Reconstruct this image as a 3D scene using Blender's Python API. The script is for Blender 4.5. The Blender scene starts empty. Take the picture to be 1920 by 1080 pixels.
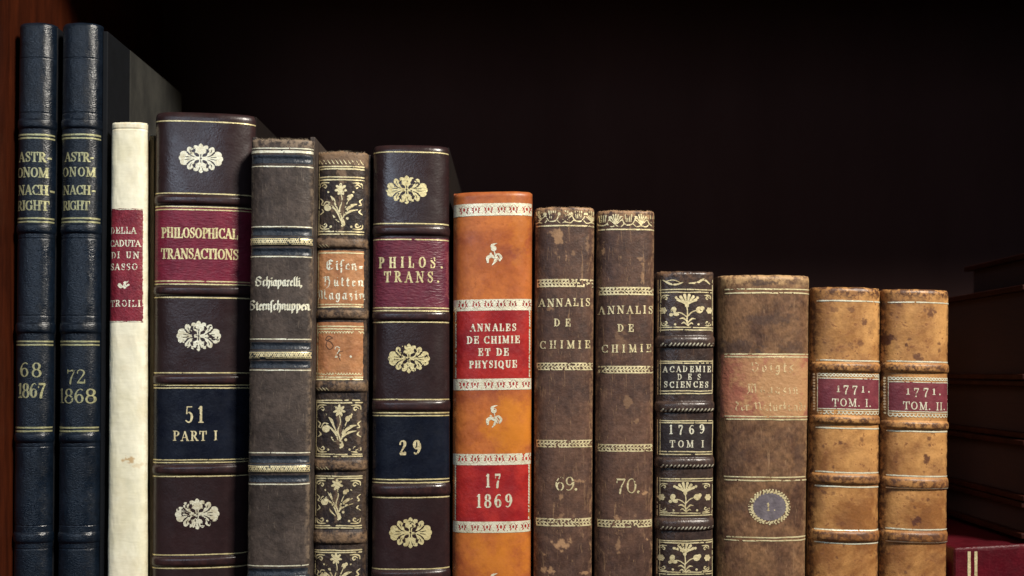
import bpy, math, random
import numpy as np

S = bpy.context.scene
COL = S.collection
PX = 0.00025            # metres of spine plane per photo pixel
FLOOR = 1330.0          # photo row of the shelf floor in the spine plane
EYE = 700.0             # photo row of the eye level
CAMD = 0.5              # camera distance to the spine plane
EYEZ = (FLOOR - EYE) * PX

# ------------------------------------------------------------------ camera, lamps, exposure
cam = bpy.data.cameras.new('camera')
cam.sensor_width = 36.0
cam.lens = 36.0 * CAMD / (1920 * PX)
cam.shift_y = (EYE - 540.0) / 1920.0
cam.clip_start = 0.02
cam.clip_end = 50.0
cam.dof.use_dof = True
cam.dof.focus_distance = CAMD
cam.dof.aperture_fstop = 7.0
camo = bpy.data.objects.new('camera', cam)
COL.objects.link(camo)
camo.location = (0, -CAMD, EYEZ)
camo.rotation_euler = (math.radians(90), 0, 0)
S.camera = camo

W = bpy.data.worlds.new('World')
S.world = W
W.use_nodes = True
W.node_tree.nodes['Background'].inputs[0].default_value = (0.62, 0.64, 0.70, 1)
W.node_tree.nodes['Background'].inputs[1].default_value = 0.008


def lamp(name, loc, target, size, size_y, energy, colour):
    l = bpy.data.lights.new(name, 'AREA')
    l.shape = 'RECTANGLE'
    l.size = size
    l.size_y = size_y
    l.energy = energy
    l.color = colour
    o = bpy.data.objects.new(name, l)
    COL.objects.link(o)
    o.location = loc
    import mathutils
    d = mathutils.Vector(target) - mathutils.Vector(loc)
    o.rotation_euler = d.to_track_quat('-Z', 'Y').to_euler()
    return o


lamp('ceiling_lamp', (0.98, -1.12, EYEZ + 1.42), (0, 0, 0.16), 0.34, 0.34, 84.0, (1.0, 0.93, 0.82))
lamp('window_light', (-0.75, -2.1, EYEZ + 0.72), (0, 0, 0.2), 1.0, 0.6, 9.5, (0.68, 0.81, 1.0))

S.view_settings.view_transform = 'Standard'
S.view_settings.look = 'None'
S.view_settings.exposure = 0.0
S.view_settings.gamma = 1.0
S.view_settings.use_curve_mapping = False
S.render.engine = 'CYCLES'
S.cycles.max_bounces = 6

# ------------------------------------------------------------------ noise
_tabs = {}


def _tab(seed):
    if seed not in _tabs:
        _tabs[seed] = np.random.RandomState(seed).rand(64, 64)
    return _tabs[seed]


def vnoise(x, y, seed=0):
    t = _tab(seed)
    x = np.asarray(x, float)
    y = np.asarray(y, float)
    xi = np.floor(x).astype(int)
    yi = np.floor(y).astype(int)
    fx = x - xi
    fy = y - yi
    fx = fx * fx * (3 - 2 * fx)
    fy = fy * fy * (3 - 2 * fy)
    a = t[yi & 63, xi & 63]
    b = t[yi & 63, (xi + 1) & 63]
    c = t[(yi + 1) & 63, xi & 63]
    d = t[(yi + 1) & 63, (xi + 1) & 63]
    return (a * (1 - fx) + b * fx) * (1 - fy) + (c * (1 - fx) + d * fx) * fy


def fbm(x, y, seed=0, o=3):
    s = 0
    a = 1.0
    n = 0
    for i in range(o):
        s = s + a * vnoise(x * 2 ** i, y * 2 ** i, seed + i)
        n += a
        a *= 0.55
    return s / n


def smooth(a, b, x):
    t = np.clip((x - a) / (b - a), 0, 1)
    return t * t * (3 - 2 * t)


# ------------------------------------------------------------------ materials
def srgb(r, g, b):
    def f(c):
        c /= 255.0
        return c / 12.92 if c <= 0.04045 else ((c + 0.055) / 1.055) ** 2.4
    return (f(r), f(g), f(b), 1.0)


class NT:
    def __init__(self, name):
        self.m = bpy.data.materials.new(name)
        self.m.use_nodes = True
        self.t = self.m.node_tree
        self.b = self.t.nodes['Principled BSDF']

    def n(self, kind, **kw):
        nd = self.t.nodes.new(kind)
        for k, v in kw.items():
            setattr(nd, k, v)
        return nd

    def l(self, a, b):
        self.t.links.new(a, b)

    def noise(self, vec, scale, detail=4.0, rough=0.6, dist=0.0):
        nd = self.n('ShaderNodeTexNoise')
        nd.inputs['Scale'].default_value = scale
        nd.inputs['Detail'].default_value = detail
        nd.inputs['Roughness'].default_value = rough
        nd.inputs['Distortion'].default_value = dist
        self.l(vec, nd.inputs['Vector'])
        return nd.outputs['Fac']

    def mapr(self, v, a, b, c=0.0, d=1.0):
        nd = self.n('ShaderNodeMapRange')
        nd.inputs[1].default_value = a
        nd.inputs[2].default_value = b
        nd.inputs[3].default_value = c
        nd.inputs[4].default_value = d
        self.l(v, nd.inputs[0])
        return nd.outputs[0]

    def math(self, op, a, b):
        nd = self.n('ShaderNodeMath', operation=op)
        for i, v in enumerate((a, b)):
            if isinstance(v, (int, float)):
                nd.inputs[i].default_value = v
            else:
                self.l(v, nd.inputs[i])
        return nd.outputs[0]

    def mix(self, f, a, b, mode='MIX'):
        nd = self.n('ShaderNodeMix', data_type='RGBA', blend_type=mode)
        for sock, v in ((nd.inputs[0], f), (nd.inputs[6], a), (nd.inputs[7], b)):
            if isinstance(v, (int, float)):
                sock.default_value = v
            elif isinstance(v, tuple):
                sock.default_value = v
            else:
                self.l(v, sock)
        return nd.outputs[2]

    def attr(self, name):
        nd = self.n('ShaderNodeAttribute', attribute_name=name)
        return nd.outputs['Fac']

    def coords(self, rot=(0, 0, 0), scale=(1, 1, 1), loc=(0, 0, 0)):
        tc = self.n('ShaderNodeTexCoord')
        mp = self.n('ShaderNodeMapping')
        mp.inputs['Rotation'].default_value = rot
        mp.inputs['Scale'].default_value = scale
        mp.inputs['Location'].default_value = loc
        self.l(tc.outputs['Object'], mp.inputs['Vector'])
        return mp.outputs['Vector']


_seedloc = [0]


def leather(name, col, col2, wear=None, stain=None, rough=0.5, mott=60, grain=900, gstr=0.35,
            stretch=(1, 1, 1), srot=0.0, spec=0.5, scratch=0.0, scratchcol=None, fine=0.25, mlo=0.40, mhi=0.60,
            wlo=0.42, whi=0.62, speck=None, speckamt=0.0, lump=0.5):
    t = NT(name)
    _seedloc[0] += 1
    sl = _seedloc[0] * 0.37
    co = t.coords(loc=(sl, sl * 0.7, sl * 1.3))
    m1 = t.mapr(t.noise(co, mott, 5, 0.65, 0.4), mlo, mhi)
    c = t.mix(m1, col, col2)
    f = t.mapr(t.noise(co, grain * 0.6, 3, 0.6), 0.3, 0.7, 1 - fine, 1 + fine)
    c = t.mix(1.0, c, t.n('ShaderNodeCombineColor').outputs[0], 'MULTIPLY') if False else c
    hs = t.n('ShaderNodeHueSaturation')
    t.l(f, hs.inputs['Value'])
    t.l(c, hs.inputs['Color'])
    c = hs.outputs['Color']
    if speck is not None:
        sp = t.mapr(t.noise(co, 420, 3, 0.6), 0.60, 0.67, 0, speckamt)
        c = t.mix(sp, c, speck)
    if scratch > 0:
        cs = t.coords(rot=(0.2, 0.5, 0.1), scale=(3.0, 1.0, 0.35), loc=(sl, sl, 0))
        s1 = t.mapr(t.noise(cs, 260, 6, 0.8, 1.0), 0.57, 0.66, 0, scratch)
        c = t.mix(s1, c, scratchcol)
    if wear is not None:
        wn = t.mapr(t.noise(co, 330, 5, 0.7), wlo, whi)
        wf = t.math('MULTIPLY', t.attr('wear'), wn)
        wf = t.mapr(wf, 0.04, 0.55)
        c = t.mix(wf, c, wear)
    if stain is not None:
        c = t.mix(t.attr('stain'), c, stain)
    t.l(c, t.b.inputs['Base Color'])
    rn = t.mapr(t.noise(co, mott * 2.2, 4, 0.6), 0.3, 0.7, max(0.05, rough - 0.09), min(1, rough + 0.09))
    t.l(rn, t.b.inputs['Roughness'])
    t.b.inputs['Specular IOR Level'].default_value = spec
    cg = t.coords(rot=(0, srot, 0), scale=stretch)
    h1 = t.noise(cg, grain, 4, 0.62, 0.3)
    vo = t.n('ShaderNodeTexVoronoi', feature='F1')
    vo.inputs['Scale'].default_value = grain * 1.3
    t.l(cg, vo.inputs['Vector'])
    h2 = t.noise(co, grain * 0.3, 3, 0.5)
    h = t.math('ADD', t.math('ADD', h1, t.math('MULTIPLY', vo.outputs['Distance'], 0.4)), t.math('MULTIPLY', h2, lump))
    bp = t.n('ShaderNodeBump')
    bp.inputs['Strength'].default_value = gstr
    bp.inputs['Distance'].default_value = 0.0006
    t.l(h, bp.inputs['Height'])
    t.l(bp.outputs['Normal'], t.b.inputs['Normal'])
    return t.m


def gilt(name, col, dark, metal=0.72, rough=0.40):
    t = NT(name)
    co = t.coords()
    n1 = t.mapr(t.noise(co, 500, 4, 0.7), 0.38, 0.62)
    n2 = t.mapr(t.noise(co, 90, 3, 0.5), 0.42, 0.66, 0.0, 0.75)
    c = t.mix(t.math('MULTIPLY', n1, n2), col, dark)
    t.l(c, t.b.inputs['Base Color'])
    t.b.inputs['Metallic'].default_value = metal
    t.b.inputs['Roughness'].default_value = rough
    bp = t.n('ShaderNodeBump')
    bp.inputs['Strength'].default_value = 0.5
    bp.inputs['Distance'].default_value = 0.0004
    t.l(t.noise(co, 900, 3, 0.6), bp.inputs['Height'])
    t.l(bp.outputs['Normal'], t.b.inputs['Normal'])
    return t.m


def wood(name, col, col2, rough=0.35):
    t = NT(name)
    co = t.coords(scale=(1, 1, 0.12))
    n1 = t.noise(co, 60, 6, 0.65, 1.5)
    n2 = t.noise(co, 400, 4, 0.6, 0.3)
    c = t.mix(t.mapr(n1, 0.3, 0.7), col, col2)
    hs = t.n('ShaderNodeHueSaturation')
    t.l(t.mapr(n2, 0.3, 0.7, 0.7, 1.25), hs.inputs['Value'])
    t.l(c, hs.inputs['Color'])
    t.l(hs.outputs['Color'], t.b.inputs['Base Color'])
    t.b.inputs['Roughness'].default_value = rough
    bp = t.n('ShaderNodeBump')
    bp.inputs['Strength'].default_value = 0.2
    bp.inputs['Distance'].default_value = 0.0006
    t.l(n2, bp.inputs['Height'])
    t.l(bp.outputs['Normal'], t.b.inputs['Normal'])
    return t.m


def plain(name, col, col2, rough=0.8, scale=200, stretch=(1, 1, 1)):
    t = NT(name)
    co = t.coords(scale=stretch)
    c = t.mix(t.mapr(t.noise(co, scale, 5, 0.7), 0.35, 0.65), col, col2)
    t.l(c, t.b.inputs['Base Color'])
    t.b.inputs['Roughness'].default_value = rough
    return t.m


# ------------------------------------------------------------------ mesh makers
def mesh_obj(name, V, F, mat, parent, N=None, attrs=None, loc=(0, 0, 0)):
    """F: list of (n,k) integer arrays of polygons"""
    me = bpy.data.meshes.new(name)
    V = np.asarray(V, np.float32)
    F = [np.asarray(f, np.int32) for f in F if len(f)]
    me.vertices.add(len(V))
    me.vertices.foreach_set('co', V.ravel())
    loops = np.concatenate([f.ravel() for f in F])
    tot = np.concatenate([np.full(len(f), f.shape[1], np.int32) for f in F])
    start = np.concatenate([[0], np.cumsum(tot)[:-1]]).astype(np.int32)
    me.loops.add(len(loops))
    me.loops.foreach_set('vertex_index', loops)
    me.polygons.add(len(tot))
    me.polygons.foreach_set('loop_start', start)
    me.polygons.foreach_set('use_smooth', np.ones(len(tot), bool))
    me.update(calc_edges=True)
    me.validate()
    if attrs:
        for k, a in attrs.items():
            at = me.attributes.new(k, 'FLOAT', 'POINT')
            at.data.foreach_set('value', np.asarray(a, np.float32))
    if N is not None:
        me.normals_split_custom_set_from_vertices(np.asarray(N, np.float32).tolist())
    me.materials.append(mat)
    o = bpy.data.objects.new(name, me)
    COL.objects.link(o)
    if parent is not None:
        o.parent = parent
    o.location = loc
    return o


def box_obj(name, lo, hi, mat, parent, bev=0.0):
    import bmesh
    bm = bmesh.new()
    bmesh.ops.create_cube(bm, size=1.0)
    for v in bm.verts:
        v.co = [(lo[i] + hi[i]) / 2 + v.co[i] * (hi[i] - lo[i]) for i in range(3)]
    if bev > 0:
        bmesh.ops.bevel(bm, geom=bm.edges[:] + bm.verts[:], offset=bev, segments=3, profile=0.6, affect='EDGES')
    me = bpy.data.meshes.new(name)
    bm.to_mesh(me)
    bm.free()
    me.materials.append(mat)
    for p in me.polygons:
        p.use_smooth = False
    o = bpy.data.objects.new(name, me)
    COL.objects.link(o)
    if parent is not None:
        o.parent = parent
    return o


# ------------------------------------------------------------------ a drawing sheet (signed fields -> contours)
STEP = 0.7


def catmull(pts, n=8):
    P = [np.array(p, float) for p in pts]
    P = [2 * P[0] - P[1]] + P + [2 * P[-1] - P[-2]]
    out = []
    for i in range(1, len(P) - 2):
        for k in range(n):
            t = k / n
            a, b, c, d = P[i - 1], P[i], P[i + 1], P[i + 2]
            out.append(0.5 * ((2 * b) + (c - a) * t + (2 * a - 5 * b + 4 * c - d) * t * t + (3 * b - a - 3 * c + d) * t ** 3))
    out.append(P[-2])
    return np.array(out)


class Sheet:
    def __init__(self, x0, x1, y0, y1):
        self.xs = np.arange(x0, x1 + STEP, STEP)
        self.ys = np.arange(y0, y1 + STEP, STEP)
        self.F = np.full((len(self.ys), len(self.xs)), -3.0)
        self.sign = 1

    def win(self, x0, x1, y0, y1):
        i0, i1 = np.searchsorted(self.xs, [x0 - 3, x1 + 3])
        j0, j1 = np.searchsorted(self.ys, [y0 - 3, y1 + 3])
        sl = (slice(j0, j1), slice(i0, i1))
        X, Y = np.meshgrid(self.xs[i0:i1], self.ys[j0:j1])
        return sl, X, Y

    def put(self, sl, v):
        if self.sign > 0:
            self.F[sl] = np.maximum(self.F[sl], np.clip(v, -3, 3))
        else:
            self.F[sl] = np.minimum(self.F[sl], -np.clip(v, -3, 3))

    def stroke(self, pts, w, flat=False):
        pts = np.asarray(pts, float)
        n = len(pts)
        w = np.full(n, w, float) if np.isscalar(w) else np.asarray(w, float)
        mw = w.max()
        sl, X, Y = self.win(pts[:, 0].min() - mw, pts[:, 0].max() + mw, pts[:, 1].min() - mw, pts[:, 1].max() + mw)
        if X.size == 0:
            return
        best = np.full(X.shape, -3.0)
        for i in range(n - 1):
            ax, ay = pts[i]
            dx, dy = pts[i + 1] - pts[i]
            L2 = dx * dx + dy * dy
            if L2 < 1e-9:
                continue
            tr = ((X - ax) * dx + (Y - ay) * dy) / L2
            t = np.clip(tr, 0, 1)
            if flat:
                L = math.sqrt(L2)
                perp = np.abs((X - ax) * dy - (Y - ay) * dx) / L
                hw = (w[i] + (w[i + 1] - w[i]) * t) / 2
                d = np.minimum(hw - perp, np.minimum(tr, 1 - tr) * L)
            else:
                dist = np.hypot(X - ax - t * dx, Y - ay - t * dy)
                d = (w[i] + (w[i + 1] - w[i]) * t) / 2 - dist
            best = np.maximum(best, d)
        self.put(sl, best)

    def curve(self, pts, w, n=6):
        c = catmull(pts, n)
        if not np.isscalar(w):
            w = np.interp(np.linspace(0, 1, len(c)), np.linspace(0, 1, len(w)), w)
        self.stroke(c, w)

    def ell(self, cx, cy, rx, ry, ang=0.0):
        r = max(rx, ry)
        sl, X, Y = self.win(cx - r, cx + r, cy - r, cy + r)
        c, s = math.cos(ang), math.sin(ang)
        U = ((X - cx) * c + (Y - cy) * s) / rx
        V = (-(X - cx) * s + (Y - cy) * c) / ry
        self.put(sl, (1 - np.hypot(U, V)) * min(rx, ry))

    def rect(self, x0, x1, y0, y1):
        sl, X, Y = self.win(x0, x1, y0, y1)
        self.put(sl, np.minimum(np.minimum(X - x0, x1 - X), np.minimum(Y - y0, y1 - Y)))

    def rule(self, x0, x1, y, w=1.7, amp=0.35, seed=1):
        xs = np.linspace(x0, x1, 16)
        ys = y + (vnoise(xs / 23.0 + y, xs * 0 + y * 0.37, seed) - 0.5) * 2 * amp
        ww = w * (0.85 + 0.4 * vnoise(xs / 9.0 + y, xs * 0 + y, seed + 1))
        self.stroke(np.stack([xs, ys], 1), ww)

    def sub(self):
        self.sign = -1

    def add(self):
        self.sign = 1

    def worn(self, amount=0.3, scale=5.0, seed=3):
        X, Y = np.meshgrid(self.xs, self.ys)
        nz = 0.6 * fbm(X / scale, Y / scale, seed, 3) + 0.4 * fbm(X / (scale * 6), Y / (scale * 6), seed + 7, 2)
        thr = np.quantile(nz, 1 - amount)
        self.F = np.minimum(self.F, (thr - nz) * 14.0 + (0.6 if amount < 0.08 else 0.25))
        e = (fbm(X / 2.3, Y / 2.3, seed + 11, 2) - 0.5) * 0.5
        self.F = self.F + e * (self.F > -2)

    def contours(self):
        F = self.F.copy()
        F[0, :] = F[-1, :] = -1
        F[:, 0] = F[:, -1] = -1
        H, Wd = F.shape
        ins = F > 0
        code = (ins[:-1, :-1] * 1 + ins[:-1, 1:] * 2 + ins[1:, 1:] * 4 + ins[1:, :-1] * 8)
        N = H * Wd
        jj, ii = np.nonzero(code)
        cc = code[jj, ii]
        polys = []
        off = [(0, 0), (0, 1), (1, 1), (1, 0)]
        for case in range(1, 16):
            m = cc == case
            if not m.any():
                continue
            j, i = jj[m], ii[m]
            ids = []
            for k in range(4):
                a = (case >> k) & 1
                b = (case >> ((k + 1) % 4)) & 1
                if a:
                    ids.append((j + off[k][0]) * Wd + i + off[k][1])
                if a != b:
                    if k == 0:
                        ids.append(N + j * Wd + i)
                    elif k == 2:
                        ids.append(N + (j + 1) * Wd + i)
                    elif k == 1:
                        ids.append(2 * N + j * Wd + i + 1)
                    else:
                        ids.append(2 * N + j * Wd + i)
            polys.append(np.stack(ids, 1))
        if not polys:
            return None
        allids = np.unique(np.concatenate([p.ravel() for p in polys]))
        polys = [np.searchsorted(allids, p) for p in polys]
        typ = allids // N
        rem = allids % N
        j, i = rem // Wd, rem % Wd
        x = self.xs[i].copy()
        y = self.ys[j].copy()
        m = typ == 1
        a, b = F[j[m], i[m]], F[j[m], i[m] + 1]
        x[m] += STEP * a / (a - b)
        m = typ == 2
        a, b = F[j[m], i[m]], F[j[m] + 1, i[m]]
        y[m] += STEP * a / (a - b)
        return x, y, polys


# ------------------------------------------------------------------ lettering
_sv = [('s', .14, 1, .14), ('s', .14, 0, .14)]
ROM = {
    'A': (.88, [('n', .10, 0, .44, 1), ('K', .42, 1, .76, 0), ('n', .22, .34, .64, .34), ('s', .10, 0, .13), ('s', .76, 0, .13)]),
    'C': (.82, [('a', .46, .5, .38, .47, 48, 312), ('t', .76, .66, 1.0), ('t', .76, .04, .22)]),
    'D': (.88, [('K', .2, 0, .2, 1), ('a', .32, .5, .46, .47, -90, 90), ('n', .2, .97, .34, .97), ('n', .2, .03, .34, .03), ('s', .17, 1, .14), ('s', .17, 0, .14)]),
    'E': (.76, [('K', .22, 0, .22, 1), ('n', .2, .96, .68, .96), ('n', .2, .04, .70, .04), ('n', .2, .51, .5, .51), ('t', .67, .68, 1.0), ('t', .70, 0, .34), ('t', .5, .38, .64), ('s', .19, 1, .15), ('s', .19, 0, .15)]),
    'G': (.90, [('a', .46, .5, .38, .47, 48, 312), ('t', .76, .66, 1.0), ('K', .74, .06, .74, .42), ('s', .74, .44, .14)]),
    'H': (.96, [('K', .22, 0, .22, 1), ('K', .74, 0, .74, 1), ('n', .2, .51, .74, .51), ('s', .22, 1, .16), ('s', .22, 0, .16), ('s', .74, 1, .16), ('s', .74, 0, .16)]),
    'I': (.42, [('K', .21, 0, .21, 1), ('s', .21, 1, .16), ('s', .21, 0, .16)]),
    'L': (.74, [('K', .22, 0, .22, 1), ('n', .2, .04, .68, .04), ('t', .68, 0, .36), ('s', .22, 1, .16), ('s', .18, 0, .14)]),
    'M': (1.08, [('n', .17, 0, .17, 1), ('K', .18, 1, .52, .04), ('n', .52, .04, .86, 1), ('K', .88, 0, .88, 1), ('s', .12, 1, .1), ('s', .16, 0, .14), ('s', .90, 1, .12), ('s', .88, 0, .15)]),
    'N': (.96, [('n', .17, 0, .17, 1), ('K', .18, 1, .78, 0), ('n', .78, 0, .78, 1), ('s', .13, 1, .11), ('s', .17, 0, .14), ('s', .78, 1, .14)]),
    'O': (.90, [('a', .45, .5, .37, .47, 0, 360)]),
    'P': (.76, [('K', .22, 0, .22, 1), ('a', .38, .73, .29, .25, -90, 90), ('n', .2, .97, .4, .97), ('n', .2, .48, .4, .48), ('s', .19, 1, .15), ('s', .22, 0, .17)]),
    'Q': (.92, [('a', .45, .5, .37, .47, 0, 360), ('K', .48, .16, .86, -.16)]),
    'R': (.84, [('K', .22, 0, .22, 1), ('a', .38, .74, .27, .24, -90, 90), ('n', .2, .97, .4, .97), ('n', .2, .5, .4, .5), ('K', .42, .5, .74, .02), ('s', .19, 1, .15), ('s', .2, 0, .16), ('s', .78, 0, .1)]),
    'S': (.68, [('c', [(.56, .80), (.46, .95), (.30, .97), (.15, .86), (.16, .68), (.34, .54), (.50, .42), (.57, .24), (.45, .06), (.28, .03), (.12, .16)], [.6, .6, 1, 1.7, 2.1, 1.7, 1, .6, .6]), ('t', .57, .70, .98), ('t', .11, .02, .30)]),
    'T': (.82, [('K', .41, 0, .41, 1), ('n', .06, .96, .76, .96), ('t', .06, .68, 1.0), ('t', .76, .68, 1.0), ('s', .41, 0, .17)]),
    'U': (.92, [('K', .22, .3, .22, 1), ('a', .47, .32, .25, .30, 180, 360), ('n', .72, .3, .72, 1), ('s', .22, 1, .16), ('s', .72, 1, .14)]),
    'X': (.88, [('K', .14, 1, .74, 0), ('n', .74, 1, .14, 0), ('s', .14, 1, .14), ('s', .74, 1, .12), ('s', .14, 0, .12), ('s', .74, 0, .14)]),
    'Y': (.88, [('K', .12, 1, .43, .46), ('n', .76, 1, .44, .46), ('K', .44, 0, .44, .5), ('s', .12, 1, .14), ('s', .76, 1, .12), ('s', .44, 0, .17)]),
    '0': (.72, [('a', .36, .5, .28, .47, 0, 360)]),
    '1': (.46, [('K', .25, 0, .25, 1), ('n', .08, .84, .25, .98), ('s', .25, 0, .17)]),
    '2': (.70, [('c', [(.12, .74), (.16, .90), (.34, .98), (.54, .88), (.55, .68), (.38, .42), (.12, .06)], [1.2, .7, .9, 1.8, 1.8, 1.1, .7]), ('K', .10, .06, .60, .06), ('t', .61, .02, .26)]),
    '5': (.68, [('n', .18, .95, .56, .95), ('n', .18, .95, .15, .55), ('c', [(.15, .54), (.32, .62), (.50, .54), (.57, .34), (.48, .10), (.28, .02), (.10, .12)], [.7, .9, 1.6, 2.0, 1.5, .8, 1.2])]),
    '6': (.72, [('c', [(.58, .90), (.44, .97), (.24, .86), (.11, .58), (.11, .32), (.24, .06), (.36, .03)], [1.0, .7, 1.2, 2.0, 2.0, 1.2, .7]), ('a', .36, .31, .24, .28, 0, 360)]),
    '7': (.70, [('K', .10, .93, .60, .93), ('c', [(.60, .93), (.44, .60), (.32, .30), (.28, 0)], [.8, 1.3, 1.9, 2.1]), ('t', .09, .70, .98)]),
    '8': (.72, [('a', .36, .74, .22, .23, 0, 360), ('a', .36, .26, .27, .26, 0, 360)]),
    '9': (.72, [('c', [(.14, .10), (.28, .03), (.48, .14), (.61, .42), (.61, .68), (.48, .94), (.36, .97)], [1.0, .7, 1.2, 2.0, 2.0, 1.2, .7]), ('a', .36, .69, .24, .28, 0, 360)]),
    '.': (.28, [('d', .13, .09, .10)]),
    '-': (.50, [('K', .06, .42, .42, .42)]),
    ' ': (.42, []),
}
DROP = {'7': -.22, '9': -.22}
XH = {'1': .72, '0': .72, '2': .72}


def roman(sh, txt, x0, x1, yc, h, bold=1.0, cond=0.9, old=False, slope=0.0, jit=0.0, seed=5):
    rs = random.Random(seed)
    base = yc + h / 2
    ws = [ROM[c][0] * h * cond for c in txt]
    gap = ((x1 - x0) - sum(ws)) / max(1, len(txt) - 1)
    k = 1.0
    if gap < -0.06 * h:
        k = (x1 - x0) / (sum(ws) - 0.06 * h * (len(txt) - 1))
        gap = -0.06 * h * k
    x = x0
    thick, thin = 0.19 * h * bold, max(0.085 * h * bold, 1.1)
    for c, w in zip(txt, ws):
        dy0 = rs.uniform(-jit, jit)
        sy = XH.get(c, 1.0) if old else 1.0
        dr = DROP.get(c, 0.0) if old else 0.0
        dx0 = rs.uniform(-jit, jit)

        def P(px, py):
            gx = x + px * h * cond * k + dx0
            return (gx, base - (py * sy + dr) * h + dy0 + slope * (gx - (x0 + x1) / 2))
        for op in ROM[c][1]:
            q = op[0]
            if q == 'K':
                sh.stroke([P(op[1], op[2]), P(op[3], op[4])], thick, True)
            elif q == 'n':
                sh.stroke([P(op[1], op[2]), P(op[3], op[4])], thin, False)
            elif q == 's':
                sh.stroke([P(op[1] - op[3], op[2] + (.02 if op[2] < .5 else -.02)), P(op[1] + op[3], op[2] + (.02 if op[2] < .5 else -.02))], thin * 1.05)
            elif q == 't':
                sh.stroke([P(op[1], op[2]), P(op[1], op[3])], thin * 1.15)
            elif q == 'd':
                a = P(op[1], op[2])
                sh.ell(a[0], a[1], op[3] * h, op[3] * h)
            elif q == 'a':
                _, cx, cy, rx, ry, a0, a1 = op
                an = np.radians(np.linspace(a0, a1, 26))
                pts = np.array([P(cx + rx * math.cos(t) * .9, cy + ry * math.sin(t)) for t in an])
                wd = thin + (thick * 1.02 - thin) * np.abs(np.cos(an)) ** 1.4
                sh.stroke(pts, wd)
            elif q == 'c':
                pts = [P(*p) for p in op[1]]
                sh.curve(pts, [max(thin, v * thick * 0.5) for v in op[2]])
        x += w * k + gap


# broad-pen black letter, x-height 1, ascender 1.6, descender -.5
FRK = {
    'S': (1.25, [[(1.05, 1.35), (.75, 1.6), (.35, 1.5), (.25, 1.15), (.6, .95), (.95, .75), (1.0, .3), (.6, 0), (.15, .15)], [(.1, .9), (.25, .55), (.2, .3)]]),
    'c': (.55, [[(.45, .9), (.3, 1.0), (.15, .85), (.15, .15), (.3, 0), (.48, .15)]]),
    'h': (.72, [[(.2, 1.6), (.18, 1.3), (.18, 0)], [(.18, .85), (.42, 1.0), (.58, .8), (.56, .1), (.4, -.4)]]),
    'i': (.36, [[(.08, .88), (.2, .98), (.2, .12), (.32, .02)], [(.16, 1.38), (.24, 1.3)]]),
    'a': (.70, [[(.5, .95), (.28, 1.0), (.14, .75), (.14, .2), (.28, 0), (.48, .2)], [(.5, 1.0), (.5, .12), (.64, .02)]]),
    'p': (.74, [[(.06, .9), (.18, 1.0), (.18, -.5)], [(.18, .85), (.42, 1.0), (.58, .8), (.58, .2), (.4, 0), (.2, .1)]]),
    'r': (.52, [[(.06, .88), (.18, .98), (.18, .1), (.3, 0)], [(.18, .82), (.34, 1.0), (.46, .85)]]),
    'e': (.54, [[(.14, .5), (.44, .68), (.36, .98), (.16, .85), (.14, .2), (.28, 0), (.46, .14)]]),
    'l': (.36, [[(.24, 1.6), (.18, 1.4), (.18, .12), (.3, 0)]]),
    ',': (.3, [[(.14, .1), (.16, -.1), (.06, -.3)]]),
    't': (.46, [[(.2, 1.35), (.18, .12), (.34, 0)], [(.04, .98), (.38, .98)]]),
    'n': (.74, [[(.06, .88), (.18, .98), (.18, .1)], [(.18, .82), (.4, 1.0), (.54, .85), (.54, .12), (.66, .02)]]),
    's': (.5, [[(.5, 1.5), (.32, 1.6), (.2, 1.4), (.2, -.4)], [(.05, .95), (.22, .98)]]),
    'u': (.74, [[(.08, .9), (.18, .98), (.18, .15), (.32, 0), (.52, .2)], [(.52, 1.0), (.52, .12), (.66, .02)]]),
    'E': (1.1, [[(.95, 1.4), (.6, 1.6), (.25, 1.3), (.2, .4), (.5, 0), (.95, .25)], [(.25, .85), (.75, .95)], [(.55, 1.5), (.55, .2)]]),
    'H': (1.2, [[(.1, 1.4), (.35, 1.6), (.35, .2), (.15, 0)], [(.35, 1.0), (.75, 1.25), (.95, .9), (.9, .1), (.6, -.3)], [(.6, 1.55), (.9, 1.45)]]),
    'M': (1.5, [[(.1, 1.2), (.3, 1.5), (.4, .3), (.15, 0)], [(.4, 1.3), (.7, 1.55), (.78, .1)], [(.78, 1.3), (1.1, 1.55), (1.2, .2), (1.4, .05)]]),
    'g': (.7, [[(.5, .95), (.26, 1.0), (.14, .7), (.16, .2), (.32, .05), (.5, .25)], [(.5, 1.0), (.54, .1), (.4, -.45), (.12, -.35)]]),
    'z': (.56, [[(.1, .9), (.42, .98), (.2, .55), (.44, .3), (.34, -.2), (.1, -.3)]]),
    'V': (1.2, [[(.1, 1.3), (.35, 1.6), (.4, .3), (.65, 0), (1.0, .4), (1.05, 1.1), (.75, 1.5)]]),
    'o': (.64, [[(.32, 1.0), (.14, .75), (.14, .2), (.32, 0), (.5, .25), (.5, .8), (.32, 1.0)]]),
    'd': (.66, [[(.12, 1.5), (.42, 1.25), (.54, .7), (.48, .2), (.3, 0), (.14, .25), (.14, .7), (.36, .95)]]),
    'N': (1.3, [[(.1, 1.2), (.3, 1.5), (.42, .3), (.2, 0)], [(.4, 1.2), (.75, 1.5), (.95, 1.1), (.95, .2), (1.15, .05)]]),
    'k': (.62, [[(.22, 1.6), (.18, 1.4), (.18, 0)], [(.18, .9), (.42, 1.0), (.3, .6), (.5, .1)], [(.05, .95), (.3, .95)]]),
    'b': (.7, [[(.22, 1.6), (.16, 1.4), (.16, .2), (.34, 0), (.54, .25), (.5, .85), (.2, .9)]]),
    '-': (.5, [[(.08, .55), (.4, .6)], [(.08, .3), (.4, .35)]]),
    ' ': (.4, []),
    'v': (.72, [[(.2, 1.15), (.14, .8), (.16, .1), (.36, 0), (.56, .3), (.54, .8), (.3, 1.0)]]),
}
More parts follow.
